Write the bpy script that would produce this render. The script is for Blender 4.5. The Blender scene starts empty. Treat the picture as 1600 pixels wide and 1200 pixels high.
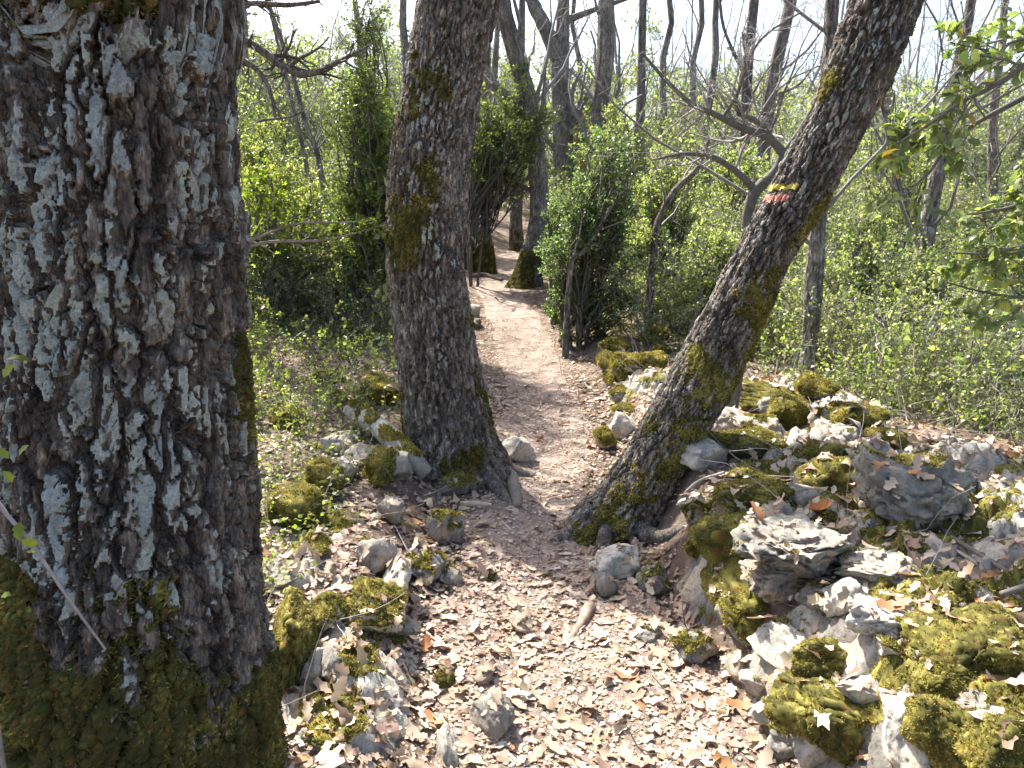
import bpy, bmesh, math
import numpy as np
from mathutils import Vector
from mathutils.bvhtree import BVHTree

# ------------------------------------------------------------------ camera, sky, sun, exposure
SC = bpy.context.scene
PITCH = math.radians(13.0); CAMZ = 1.6; FPX = 1156.0
cam_d = bpy.data.cameras.new('camera'); cam = bpy.data.objects.new('camera', cam_d)
SC.collection.objects.link(cam); SC.camera = cam
cam_d.sensor_width = 36.0; cam_d.lens = FPX / 1600 * 36; cam_d.clip_end = 2000; cam_d.clip_start = 0.05
cam.location = (0, 0, CAMZ); cam.rotation_euler = (math.radians(90) - PITCH, 0, 0)
SUN_AZ = math.radians(-36.0); SUN_EL = math.radians(50.0)
world = bpy.data.worlds.new('World'); SC.world = world; world.use_nodes = True
wn = world.node_tree.nodes; wl = world.node_tree.links
sky = wn.new('ShaderNodeTexSky'); sky.sky_type = 'NISHITA'; sky.sun_disc = False
sky.sun_elevation = SUN_EL; sky.sun_rotation = SUN_AZ; sky.dust_density = 3.5; sky.air_density = 1.0
wl.new(sky.outputs[0], wn['Background'].inputs[0]); wn['Background'].inputs[1].default_value = 0.13
sun_d = bpy.data.lights.new('sun', 'SUN'); sun = bpy.data.objects.new('sun', sun_d)
SC.collection.objects.link(sun)
sun_d.energy = 5.0; sun_d.angle = math.radians(0.53); sun_d.color = (1.0, 0.955, 0.88)
SDIR = Vector((math.sin(SUN_AZ) * math.cos(SUN_EL), math.cos(SUN_AZ) * math.cos(SUN_EL), math.sin(SUN_EL)))
sun.rotation_euler = SDIR.to_track_quat('Z', 'Y').to_euler(); sun.location = SDIR * 60
vs = SC.view_settings; vs.view_transform = 'Standard'; vs.look = 'None'; vs.exposure = 1.66; vs.gamma = 1.0
vs.use_curve_mapping = False
SC.cycles.max_bounces = 4; SC.cycles.diffuse_bounces = 2; SC.cycles.transmission_bounces = 2; SC.cycles.volume_bounces = 0; SC.cycles.glossy_bounces = 1
SC.cycles.adaptive_threshold = 0.03; SC.cycles.caustics_reflective = False; SC.cycles.caustics_refractive = False
SC.cycles.sample_clamp_indirect = 6

# ------------------------------------------------------------------ numpy noise
RNG = np.random.default_rng(11)
def hsh(ix, iy, iz, seed):
    h = (ix.astype(np.int64) * 374761393 + iy.astype(np.int64) * 668265263 + iz.astype(np.int64) * 2147483647 + seed * 1274126177) & 0xFFFFFFFF
    h = ((h ^ (h >> 13)) * 1274126177) & 0xFFFFFFFF
    h = ((h ^ (h >> 15)) * 2246822519) & 0xFFFFFFFF
    return ((h ^ (h >> 16)) & 0xFFFFFF) / float(0xFFFFFF)
def vnoise(p, seed=0):
    i = np.floor(p).astype(np.int64); f = p - i; f = f * f * (3 - 2 * f)
    out = np.zeros(p.shape[:-1])
    for dx in (0, 1):
        for dy in (0, 1):
            for dz in (0, 1):
                w = (f[..., 0] if dx else 1 - f[..., 0]) * (f[..., 1] if dy else 1 - f[..., 1]) * (f[..., 2] if dz else 1 - f[..., 2])
                out += w * hsh(i[..., 0] + dx, i[..., 1] + dy, i[..., 2] + dz, seed)
    return out * 2 - 1
def fbm(p, oct=4, seed=0, gain=0.5):
    a, s, t = 1.0, np.zeros(p.shape[:-1]), 0.0
    for k in range(oct):
        s += a * vnoise(p * (2.03 ** k) + k * 17.3, seed + k); t += a; a *= gain
    return s / t
def sstep(a, b, x):
    t = np.clip((x - a) / (b - a), 0, 1); return t * t * (3 - 2 * t)
def voro(u, v, nu, seed):
    """cellular noise, periodic in u with period nu; returns F1, F2, cell random"""
    iu = np.floor(u).astype(np.int64); iv = np.floor(v).astype(np.int64)
    f1 = np.full(u.shape, 9.0); f2 = np.full(u.shape, 9.0); cid = np.zeros(u.shape)
    z = np.zeros_like(iu)
    for du in (-1, 0, 1):
        for dv in (-2, -1, 0, 1, 2):
            cu = iu + du; cv = iv + dv; cm = np.mod(cu, nu)
            px = cu + 0.12 + 0.76 * hsh(cm, cv, z, seed); py = cv + hsh(cm, cv, z + 7, seed + 1)
            d = np.hypot(u - px, v - py); r = hsh(cm, cv, z + 3, seed + 2)
            m = d < f1
            f2 = np.where(m, f1, np.minimum(f2, d)); cid = np.where(m, r, cid); f1 = np.where(m, d, f1)
    return f1, f2, cid
def unit(a):
    return a / np.maximum(np.linalg.norm(a, axis=-1, keepdims=True), 1e-9)

# ------------------------------------------------------------------ objects
def link(o, parent=None):
    SC.collection.objects.link(o); o.parent = parent; return o
def mesh(name, V, F, mat, col=None, smooth=True):
    V = np.asarray(V, np.float32).reshape(-1, 3); F = np.asarray(F, np.int32)
    me = bpy.data.meshes.new(name); k = F.shape[1]
    me.vertices.add(len(V)); me.vertices.foreach_set('co', V.ravel())
    me.loops.add(F.size); me.loops.foreach_set('vertex_index', F.ravel())
    me.polygons.add(len(F)); me.polygons.foreach_set('loop_start', np.arange(0, F.size, k, dtype=np.int32))
    me.update(calc_edges=True)
    me.polygons.foreach_set('use_smooth', np.full(len(F), smooth))
    if col is not None:
        c = np.ones((len(V), 4), np.float32); c[:, :3] = col
        a = me.color_attributes.new('Col', 'FLOAT_COLOR', 'POINT'); a.data.foreach_set('color', c.ravel())
    me.materials.append(mat); return me
def obj(name, V, F, mat, parent=None, col=None, smooth=True):
    return link(bpy.data.objects.new(name, mesh(name, V, F, mat, col, smooth)), parent)
def thing(name, label, cat, loc=(0, 0, 0), group=None):
    o = link(bpy.data.objects.new(name, None)); o.empty_display_size = 0.1
    return tag(o, label, cat, group)
def tag(o, label, cat, group=None, kind=None):
    o['label'] = label; o['category'] = cat
    if group: o['group'] = group
    if kind: o['kind'] = kind
    return o
class Bag:
    """collects pieces of one mesh with per-vertex colours"""
    def __init__(s): s.V = []; s.F = []; s.C = []; s.n = 0
    def add(s, V, F, C):
        V = V.reshape(-1, 3); s.V.append(V); s.F.append(F + s.n); s.n += len(V)
        s.C.append(np.broadcast_to(np.asarray(C, float).reshape(-1, 3), V.shape) if np.size(C) == 3 else np.asarray(C).reshape(-1, 3))
    def build(s, name, mat, parent=None, smooth=True):
        F = s.F
        if len({f.shape[1] for f in F}) > 1:
            F = [f if f.shape[1] == 3 else np.concatenate([f[:, :3], f[:, [0, 2, 3]]]) for f in F]
        return obj(name, np.concatenate(s.V), np.concatenate(F), mat, parent, np.concatenate(s.C), smooth)

# ------------------------------------------------------------------ materials
def nodes(name):
    m = bpy.data.materials.new(name); m.use_nodes = True
    nt = m.node_tree; return m, nt.nodes, nt.links, nt.nodes['Principled BSDF'], nt.nodes['Material Output']
def ramp(n, pts):
    r = n.new('ShaderNodeValToRGB'); e = r.color_ramp.elements
    while len(e) < len(pts): e.new(0.5)
    for i, (p, c) in enumerate(pts):
        e[i].position = p; e[i].color = (*c, 1)
    return r
def tex(n, l, kind, scale, detail=4, vec=None, rough=0.6):
    t = n.new('ShaderNodeTex' + kind); t.inputs['Scale'].default_value = scale
    if 'Detail' in t.inputs: t.inputs['Detail'].default_value = detail
    if kind == 'Noise': t.inputs['Roughness'].default_value = rough
    if vec is not None: l.new(vec, t.inputs['Vector'])
    return t
def mixc(n, l, typ, fac, a, b):
    x = n.new('ShaderNodeMix'); x.data_type = 'RGBA'; x.blend_type = typ
    for sock, v in ((x.inputs[0], fac), (x.inputs[6], a), (x.inputs[7], b)):
        if hasattr(v, 'is_output'): l.new(v, sock)
        elif isinstance(v, (int, float)): sock.default_value = v
        else: sock.default_value = (*v, 1)
    return x.outputs[2]
def bump(n, l, bs, h, strength, dist):
    b = n.new('ShaderNodeBump'); b.inputs['Strength'].default_value = strength; b.inputs['Distance'].default_value = dist
    l.new(h, b.inputs['Height']); l.new(b.outputs[0], bs.inputs['Normal'])
def attr(n, name='Col'):
    a = n.new('ShaderNodeAttribute'); a.attribute_name = name; return a.outputs['Color']
def objco(n):
    return n.new('ShaderNodeTexCoord').outputs['Object']
def m_bark(name, stops, scale=1.0, bstr=0.7):
    m, n, l, b, o = nodes(name); co = objco(n)
    mp = n.new('ShaderNodeMapping'); mp.inputs['Scale'].default_value = (1, 1, 0.35); l.new(co, mp.inputs[0])
    t = tex(n, l, 'Noise', 26 * scale, 8, mp.outputs[0], 0.7); r = ramp(n, stops); l.new(t.outputs[0], r.inputs[0])
    t2 = tex(n, l, 'Noise', 3.2, 3, co); r2 = ramp(n, [(0.35, (0.72, 0.68, 0.66)), (0.65, (1.15, 1.1, 1.08))]); l.new(t2.outputs[0], r2.inputs[0])
    t4 = tex(n, l, 'Noise', 95 * scale, 6, mp.outputs[0], 0.75); r4 = ramp(n, [(0.36, (0.45, 0.43, 0.42)), (0.62, (1.55, 1.52, 1.48))]); l.new(t4.outputs[0], r4.inputs[0])
    c = mixc(n, l, 'MULTIPLY', 1.0, mixc(n, l, 'MULTIPLY', 1.0, r.outputs[0], r2.outputs[0]), r4.outputs[0])
    l.new(mixc(n, l, 'MULTIPLY', 1.0, c, attr(n)), b.inputs['Base Color'])
    t3 = tex(n, l, 'Noise', 110 * scale, 6, mp.outputs[0], 0.75)
    vo = tex(n, l, 'Voronoi', 62 * scale, 2, mp.outputs[0]); vo.feature = 'DISTANCE_TO_EDGE'; rv = ramp(n, [(0.0, (0, 0, 0)), (0.09, (1, 1, 1))]); l.new(vo.outputs['Distance'], rv.inputs[0])
    hm = mixc(n, l, 'MIX', 0.4, t3.outputs[0], rv.outputs[0]); bump(n, l, b, hm, 1.0, 0.014)
    b.inputs['Roughness'].default_value = 0.9; b.inputs['Specular IOR Level'].default_value = 0.2
    return m
BARK = m_bark('oak_bark', [(0.30, (0.036, 0.033, 0.028)), (0.48, (0.135, 0.124, 0.107)), (0.66, (0.31, 0.288, 0.252))])
BARK_MID = m_bark('oak_bark_grey', [(0.30, (0.045, 0.041, 0.035)), (0.48, (0.165, 0.153, 0.132)), (0.66, (0.39, 0.368, 0.328))], 1.2)
BARK_FAR = m_bark('grey_bark', [(0.28, (0.075, 0.071, 0.062)), (0.5, (0.19, 0.182, 0.163)), (0.70, (0.38, 0.367, 0.335))], 1.0)
def m_attr(name, rough=0.9, scale=60, bstr=0.5, bdist=0.004, var=(0.7, 1.25), spec=0.2):
    m, n, l, b, o = nodes(name); co = objco(n)
    t = tex(n, l, 'Noise', scale, 6, co); r = ramp(n, [(0.3, (var[0],) * 3), (0.7, (var[1],) * 3)]); l.new(t.outputs[0], r.inputs[0])
    l.new(mixc(n, l, 'MULTIPLY', 1.0, attr(n), r.outputs[0]), b.inputs['Base Color'])
    if bstr: bump(n, l, b, t.outputs[0], bstr, bdist)
    b.inputs['Roughness'].default_value = rough; b.inputs['Specular IOR Level'].default_value = spec
    return m
LICHEN = m_attr('lichen', 0.95, 190, 0.9, 0.005, (0.55, 1.2), 0.1)
TWIG = m_attr('twig_bark', 0.85, 40, 0.3)
PAINT = m_attr('trail_paint', 0.7, 90, 0.5, 0.003, (0.75, 1.1))
def m_leaf(name, trans=0.35, rough=0.45, spec=0.4, tint=(1.2, 1.25, 0.7)):
    m, n, l, b, o = nodes(name); c = attr(n)
    oi = n.new('ShaderNodeObjectInfo'); r = ramp(n, [(0, (.72, .74, .72)), (1, (1.25, 1.22, 1.2))]); l.new(oi.outputs['Random'], r.inputs[0])
    if name == 'green_leaf': c = mixc(n, l, 'MULTIPLY', 1.0, c, r.outputs[0])
    l.new(c, b.inputs['Base Color']); b.inputs['Roughness'].default_value = rough; b.inputs['Specular IOR Level'].default_value = spec
    t = n.new('ShaderNodeBsdfTranslucent'); l.new(mixc(n, l, 'MULTIPLY', 1.0, c, tint), t.inputs[0])
    s = n.new('ShaderNodeMixShader'); s.inputs[0].default_value = trans
    l.new(b.outputs[0], s.inputs[1]); l.new(t.outputs[0], s.inputs[2]); l.new(s.outputs[0], o.inputs[0])
    return m
LEAF = m_leaf('green_leaf', 0.55, 0.34, 0.5, (1.45, 1.65, 0.8))
MOSS = m_leaf('moss', 0.3, 0.8, 0.1, (1.3, 1.2, 0.5))
LITTER = m_leaf('dry_leaf', 0.22, 0.6, 0.3, (1.1, 0.95, 0.75))
def m_rock(name='limestone', use_attr=False):
    m, n, l, b, o = nodes(name); co = objco(n)
    oi = n.new('ShaderNodeObjectInfo'); base = attr(n) if use_attr else oi.outputs['Color']
    t = tex(n, l, 'Noise', 9, 8, co, 0.7); r = ramp(n, [(0.3, (0.42, 0.41, 0.40)), (0.5, (0.85, 0.83, 0.79)), (0.68, (1.12, 1.1, 1.05))]); l.new(t.outputs[0], r.inputs[0])
    c = mixc(n, l, 'MULTIPLY', 1.0, base, r.outputs[0])
    t2 = tex(n, l, 'Noise', 55, 5, co, 0.75); r2 = ramp(n, [(0.36, (0.35, 0.34, 0.33)), (0.47, (1, 1, 1))]); l.new(t2.outputs[0], r2.inputs[0])
    c = mixc(n, l, 'MULTIPLY', 0.75, c, r2.outputs[0])
    t4 = tex(n, l, 'Noise', 4.5, 3, co); r4 = ramp(n, [(0.55, (0, 0, 0)), (0.7, (1, 1, 1))]); l.new(t4.outputs[0], r4.inputs[0])
    c = mixc(n, l, 'MIX', r4.outputs[0], c, mixc(n, l, 'MULTIPLY', 1.0, c, (0.95, 0.8, 0.62)))
    l.new(c, b.inputs['Base Color'])
    t3 = tex(n, l, 'Noise', 38, 9, co, 0.8); bump(n, l, b, t3.outputs[0], 0.9, 0.012)
    b.inputs['Roughness'].default_value = 0.92; b.inputs['Specular IOR Level'].default_value = 0.2
    return m
ROCK = m_rock(); RUBBLE = m_rock('rubble_stone', True)
def m_soil(name, stops, scale):
    m, n, l, b, o = nodes(name); co = objco(n)
    t = tex(n, l, 'Noise', scale, 10, co, 0.75); r = ramp(n, stops); l.new(t.outputs[0], r.inputs[0])
    v = tex(n, l, 'Voronoi', 34, 2, co); r2 = ramp(n, [(0.0, (0.65, 0.63, 0.62)), (1.0, (1.25, 1.22, 1.2))]); l.new(v.outputs['Color'], r2.inputs[0])
    l.new(mixc(n, l, 'MULTIPLY', 0.8, r.outputs[0], r2.outputs[0]), b.inputs['Base Color'])
    t3 = tex(n, l, 'Noise', 60, 8, co, 0.8); bump(n, l, b, t3.outputs[0], 1.0, 0.02)
    b.inputs['Roughness'].default_value = 0.95; b.inputs['Specular IOR Level'].default_value = 0.1
    return m
SOIL = m_soil('forest_soil', [(0.3, (0.06, 0.043, 0.032)), (0.5, (0.17, 0.13, 0.10)), (0.7, (0.33, 0.27, 0.22))], 7)
DIRT = m_soil('path_dirt', [(0.3, (0.12, 0.092, 0.073)), (0.5, (0.27, 0.215, 0.178)), (0.7, (0.42, 0.35, 0.30))], 6)

# ------------------------------------------------------------------ the lie of the land
def path_x(y):
    return np.interp(y, [0, 1.9, 2.8, 3.8, 4.8, 5.8, 9, 12, 15, 20, 30, 80], [.34, .30, .16, .12, .20, .27, .05, -.28, -.05, 1.0, 4, 20])
def land(x, y):
    x = np.asarray(x, float); y = np.asarray(y, float)
    u = x - path_x(y)
    yy = np.maximum(y - 3.6, 0); z = 0.075 * yy ** 2 / (yy + 1.6); z = z - 0.055 * np.maximum(y - 22, 0)
    Lf = np.maximum(-(u + 0.50), 0)
    z += (0.15 * sstep(0, .35, Lf) * (1 - 0.5 * sstep(4.5, 7, y)))
    z += 0.24 * np.clip(Lf - .3, 0, 3.5) * sstep(2.8, 8, y)
    Rr = u - 0.50
    m = np.interp(y, [0, 3.5, 4.4, 5.6, 8, 11], [1, 1, .72, .5, .25, 0])
    z += m * (0.40 * sstep(0, .32, Rr) + 0.14 * sstep(.4, 1.3, Rr))
    z -= 0.75 * sstep(1.75, 5.0, Rr) * (1 - 0.3 * sstep(8, 14, y)) + 0.02 * np.clip(Rr - 4, 0, 30)
    z -= 0.045 * np.exp(-(u / .33) ** 2)
    p = np.stack([x, y, np.zeros_like(x)], -1)
    z += 0.05 * fbm(p * 1.1, 3, 3) * sstep(0.2, 0.9, np.abs(u)) + 0.018 * fbm(p * 4.5, 3, 8)
    return z
def ray(px, py):
    a = (px - 800) / FPX; b = (600 - py) / FPX
    return np.array([a, math.cos(PITCH) + b * math.sin(PITCH), -math.sin(PITCH) + b * math.cos(PITCH)])
CAM = np.array([0, 0, CAMZ])
def at(px, py, Y):
    d = ray(px, py); return CAM + d * (Y / d[1])
def depth(p):
    return p[1] * math.cos(PITCH) + (CAMZ - p[2]) * math.sin(PITCH)
TT = np.concatenate([np.linspace(0.6, 8, 1500), np.linspace(8, 60, 2500)])
def hit(px, py):
    d = ray(px, py); P = CAM + TT[:, None] * d
    k = np.argmax(P[:, 2] < land(P[:, 0], P[:, 1])); return P[k]
def in_view(P, m=60):
    d = depth(P.T) if P.ndim > 1 else depth(P)
    q = P - CAM; b = (q[..., 1] * math.sin(PITCH) + q[..., 2] * math.cos(PITCH)) / d; a = q[..., 0] / d
    X = 800 + a * FPX; Y = 600 - b * FPX
    return (d > .1) & (X > -m) & (X < 1600 + m) & (Y > -m) & (Y < 1200 + m)

def grid_mesh(xs, ys, dz=0.0):
    X, Y = np.meshgrid(xs, ys); Z = land(X, Y) + dz
    V = np.stack([X, Y, Z], -1).reshape(-1, 3); nx, ny = len(xs), len(ys)
    i = (np.arange(ny - 1)[:, None] * nx + np.arange(nx - 1)[None]).ravel()
    return V, np.stack([i, i + 1, i + nx + 1, i + nx], -1)
xs = np.concatenate([-np.geomspace(300, 5.2, 40), np.linspace(-5, 5, 170), np.geomspace(5.2, 300, 40)])
ys = np.concatenate([-np.geomspace(60, 1.0, 16), np.linspace(-.8, 8, 160), np.geomspace(8.06, 14, 50), np.geomspace(14.4, 500, 50)])
GV, GF = grid_mesh(xs, ys)
ground = obj('ground', GV, GF, SOIL); ground['kind'] = 'structure'; ground['label'] = 'leaf strewn woodland floor rising behind the oaks'
# the trodden path: a sheet a few millimetres above the ground
py_ = np.concatenate([np.linspace(-.6, 8, 200), np.geomspace(8.1, 22, 80)]); hw = np.interp(py_, [0, 2, 3, 4, 6, 10, 22], [.62, .6, .46, .34, .36, .34, .4])
tt = np.linspace(-1, 1, 30)
PX = path_x(py_)[:, None] + tt[None] * (hw * (1 + .16 * vnoise(np.stack([py_ * 2.1, py_ * 0, py_ * 0], -1), 5)))[:, None]
PYY = np.repeat(py_[:, None], 30, 1)
edge = 1 - np.abs(tt) ** 6
PZ = land(PX, PYY) - 0.012 + 0.022 * edge[None]
i = (np.arange(len(py_) - 1)[:, None] * 30 + np.arange(29)[None]).ravel()
path = obj('path', np.stack([PX, PYY, PZ], -1), np.stack([i, i + 1, i + 31, i + 30], -1), DIRT)
path['kind'] = 'structure'; path['label'] = 'narrow trodden footpath of pale dirt and dry leaves'

# ------------------------------------------------------------------ mesh generators
def blades(bag, P, N, length, width, col, rng, spread=0.9):
    n = len(P); d = unit(N + rng.normal(0, spread * .5, (n, 3)))
    s = unit(np.cross(d, rng.normal(size=(n, 3)))); L = (length * rng.uniform(.5, 1.3, n))[:, None]; W = (width * rng.uniform(.6, 1.3, n))[:, None]
    V = np.stack([P - s * W - d * L * .25, P + s * W - d * L * .25, P + d * L], 1)
    bag.add(V, np.arange(3 * n).reshape(n, 3), np.repeat(col, 3, 0))
MOSS_A = np.array([.18, .165, .042]); MOSS_B = np.array([.43, .38, .11]); MOSS_C = np.array([.075, .074, .025])
def moss_cols(P, rng, bright=.5):
    n = len(P); w = np.clip(.5 + .7 * fbm(P * 11, 2, 31) + rng.normal(0, .28, n) + (bright - .5), 0, 1)[:, None]
    c = np.where(w < .5, MOSS_C + (MOSS_A - MOSS_C) * w * 2, MOSS_A + (MOSS_B - MOSS_A) * (w - .5) * 2)
    br = (rng.random(n) < .06)[:, None]
    return np.where(br, np.array([.2, .1, .03]), c) * rng.uniform(.8, 1.2, (n, 1))
def sample_tris(V, F, wt, n, rng):
    A = V[F[:, 0]]; B = V[F[:, 1]]; C = V[F[:, 2]]
    nn = np.cross(B - A, C - A); ar = np.linalg.norm(nn, axis=1) * .5; w = ar * wt
    k = rng.choice(len(F), n, p=w / w.sum()); r1 = np.sqrt(rng.random(n))[:, None]; r2 = rng.random(n)[:, None]
    return A[k] * (1 - r1) + B[k] * r1 * (1 - r2) + C[k] * r1 * r2, k, w.sum()
def vnormals(V, F):
    N = np.zeros_like(V); T = F if F.shape[1] == 3 else np.concatenate([F[:, :3], F[:, [0, 2, 3]]])
    n = np.cross(V[T[:, 1]] - V[T[:, 0]], V[T[:, 2]] - V[T[:, 0]])
    for k in range(3):
        for c in range(3): N[:, c] += np.bincount(T[:, k], n[:, c], len(V))
    return unit(N)
def moss_part(V, F, mask, parent, rng, dens, length=.012, width=.0035, lift=.006, bright=.5, cap=24000, falloff=False):
    """shell of moss over the masked part of a surface, with tufts"""
    mask = np.clip(mask + .55 * fbm(V * 34, 3, 77, .65) * np.minimum(1, mask * 2.5), 0, 1)
    T = F if F.shape[1] == 3 else np.concatenate([F[:, :3], F[:, [0, 2, 3]]])
    N = vnormals(V, F); fm = mask[T]
    sel = fm.max(1) > .4
    if sel.sum() < 4: return None
    bag = Bag(); T2 = T[sel]; used, inv = np.unique(T2, return_inverse=True); inv = inv.reshape(T2.shape)
    P = V[used]; mk = mask[used]; off = np.clip((mk - .5) * 4, -1, 1) * lift + np.where(mk > .45, lift * (.55 * vnoise(P * 90, 5) + .5 * vnoise(P * 210, 6)), 0)
    SV = P + N[used] * off[:, None]
    bag.add(SV, inv, moss_cols(SV, rng, bright - .25) * .8)
    wt = np.clip((fm.mean(1) - .12) * 1.8, 0, 1) ** 1.5
    if wt.sum() <= 0: o = bag.build('moss', MOSS, parent); o['kind'] = 'stuff'; return o
    if falloff: wt = wt * np.clip(2.4 / np.maximum(V[T[:, 0], 1], .8), .2, 1.4) ** 1.6
    A = V[T]; area = (np.linalg.norm(np.cross(A[:, 1] - A[:, 0], A[:, 2] - A[:, 0]), axis=1) * .5 * wt).sum()
    n = int(min(cap, max(30, dens * area))); Q, k, _ = sample_tris(V, T, wt, n, rng)
    nn = N[T[k, 0]]
    blades(bag, Q + nn * lift * .6, unit(nn + np.array([0, 0, -.15])), length, width, moss_cols(Q, rng, bright), rng)
    o = bag.build('moss', MOSS, parent); o['kind'] = 'stuff'; return o

def spline(pts, n):
    P = np.asarray(pts, float); t = np.concatenate([[0], np.cumsum(np.linalg.norm(np.diff(P[:, :3], axis=0), axis=1))])
    q = np.linspace(0, t[-1], n) if np.isscalar(n) else np.asarray(n) * t[-1]
    Pm = np.concatenate([[2 * P[0] - P[1]], P, [2 * P[-1] - P[-2]]])
    k = np.clip(np.searchsorted(t, q, side='right') - 1, 0, len(P) - 2); f = ((q - t[k]) / np.maximum(t[k + 1] - t[k], 1e-9))[:, None]
    a, b, c, d = Pm[k], Pm[k + 1], Pm[k + 2], Pm[k + 3]
    return .5 * (2 * b + (c - a) * f + (2 * a - 5 * b + 4 * c - d) * f ** 2 + (3 * b - a - 3 * c + d) * f ** 3), q
def tubes(P, R, sides):
    """M polylines of K points each as tapered tubes"""
    M, K, _ = P.shape
    T = np.empty_like(P); T[:, 1:-1] = P[:, 2:] - P[:, :-2]; T[:, 0] = P[:, 1] - P[:, 0]; T[:, -1] = P[:, -1] - P[:, -2]; T = unit(T)
    ref = np.where(np.abs(T[:, :1, 2:3]) > .8, np.array([0., 1, 0]), np.array([0., 0, 1]))
    A = unit(np.cross(T, ref)); B = np.cross(T, A)
    th = np.arange(sides) * 2 * np.pi / sides
    V = P[:, :, None] + R[:, :, None, None] * (np.cos(th)[None, None, :, None] * A[:, :, None] + np.sin(th)[None, None, :, None] * B[:, :, None])
    m = np.arange(M)[:, None, None] * K * sides; k = np.arange(K - 1)[None, :, None] * sides; s = np.arange(sides)[None, None]
    s2 = (s + 1) % sides
    F = np.stack([m + k + s, m + k + s2, m + k + sides + s2, m + k + sides + s], -1).reshape(-1, 4)
    return V.reshape(-1, 3), F
def grow(P, R, n, ratio, ang, K, wig, up, rng, t0=.25, taper=.25, rr=.55, minr=.0012, maxlen=99):
    """children of each polyline: n per parent"""
    M, KP, _ = P.shape; pi = np.repeat(np.arange(M), n); t = t0 + (1 - t0) * rng.random(len(pi)) ** .85
    f = t * (KP - 1); k = np.minimum(f.astype(int), KP - 2); w = (f - k)[:, None]
    start = P[pi, k] * (1 - w) + P[pi, k + 1] * w; tan = unit(P[pi, k + 1] - P[pi, k])
    plen = np.linalg.norm(np.diff(P, axis=1), axis=2).sum(1)[pi]
    side = unit(np.cross(tan, rng.normal(size=tan.shape))); a = (ang * rng.uniform(.6, 1.3, len(pi)))[:, None]
    d = unit(tan * np.cos(a) + side * np.sin(a))
    L = np.minimum(plen * ratio * (1.15 - .7 * t) * rng.uniform(.6, 1.25, len(pi)), maxlen); step = (L / (K - 1))[:, None]
    Q = np.empty((len(pi), K, 3)); Q[:, 0] = start
    for j in range(1, K):
        d = unit(d + rng.normal(0, wig, d.shape) + np.array([0, 0, up])); Q[:, j] = Q[:, j - 1] + d * step
    r0 = np.minimum((R[pi, k] * (1 - w[:, 0]) + R[pi, k + 1] * w[:, 0]) * rr, .9 * R[pi, k])
    RR = np.maximum(r0[:, None] * np.linspace(1, taper, K)[None], minr)
    return Q, RR
TEMPL = {}
def leaf_template(kind):
    if kind == 'box':      # small folded blade
        V = np.array([[0, 0, 0], [-.32, .5, .10], [.32, .5, .10], [0, 1, -.05]]); F = np.array([[0, 2, 1], [1, 2, 3]])
    elif kind == 'oak':    # wavy edged green oak leaf
        c = [(0, .02), (.2, .17), (.36, .27), (.5, .21), (.66, .30), (.84, .17), (1, .02)]
        V, F = strip_leaf(c, .12, -.18)
    return V, F
def strip_leaf(c, fold, curl, twist=0.0, ripple=0.0, rng=None):
    V = []
    for t, w in c:
        z = curl * (t - .4) ** 2 * 2
        for s in (-1, 0, 1):
            e = ripple * (rng.uniform(-1, 1) if rng is not None and s else 0)
            V.append((s * w, t, z + (abs(s) * w * fold * 2) + s * twist * (t - .5) + e))
    V = np.array(V); F = []
    for k in range(len(c) - 1):
        a = 3 * k
        F += [(a, a + 1, a + 4, a + 3), (a + 1, a + 2, a + 5, a + 4)]
    F = np.array(F); return V, F
def put_leaves(bag, P, ydir, ndir, size, cols, tv, tf):
    y = unit(ydir); x = unit(np.cross(y, ndir)); z = np.cross(x, y); s = np.broadcast_to(size, (len(P),))[:, None, None]
    V = P[:, None] + s * (tv[None, :, 0:1] * x[:, None] + tv[None, :, 1:2] * y[:, None] + tv[None, :, 2:3] * z[:, None])
    F = (np.arange(len(P))[:, None, None] * len(tv) + tf[None]).reshape(-1, tf.shape[1])
    bag.add(V, F, np.repeat(cols, len(tv), 0))
def along(P, n, rng):
    """n random points on polylines, with tangents"""
    M, K, _ = P.shape; m = rng.integers(0, M, n); f = rng.random(n) ** .7 * (K - 1); k = np.minimum(f.astype(int), K - 2); w = (f - k)[:, None]
    return P[m, k] * (1 - w) + P[m, k + 1] * w, unit(P[m, k + 1] - P[m, k])
def cmix(cols, n, rng, jit=.2):
    c = np.array([q[0] for q in cols]); p = np.array([q[1] for q in cols], float); k = rng.choice(len(c), n, p=p / p.sum())
    return c[k] * rng.uniform(1 - jit, 1 + jit, (n, 1)) * rng.uniform(.93, 1.07, (n, 3))
BOX_COL = [((.13, .16, .05), 5), ((.21, .245, .07), 4), ((.085, .115, .045), 3), ((.30, .32, .09), 2)]
DARK_COL = [((.09, .125, .065), 5), ((.14, .18, .085), 4), ((.06, .085, .04), 3), ((.22, .26, .11), 1.5)]
BRIGHT_COL = [((.17, .21, .03), 4), ((.25, .28, .04), 3), ((.11, .14, .025), 3)]
MIX_COL = [((.14, .165, .055), 4), ((.22, .25, .08), 4), ((.30, .33, .10), 3), ((.06, .07, .025), 2), ((.2, .16, .09), 1.0), ((.24, .19, .12), .6)]
OLIVE_COL = [((.19, .215, .085), 4), ((.27, .30, .12), 4), ((.12, .145, .06), 3), ((.36, .34, .24), 1.5)]
def twigcol(V, base=(.11, .095, .08)):
    return np.asarray(base) * (1 + .35 * fbm(V * 6, 2, 4))[:, None]

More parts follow.
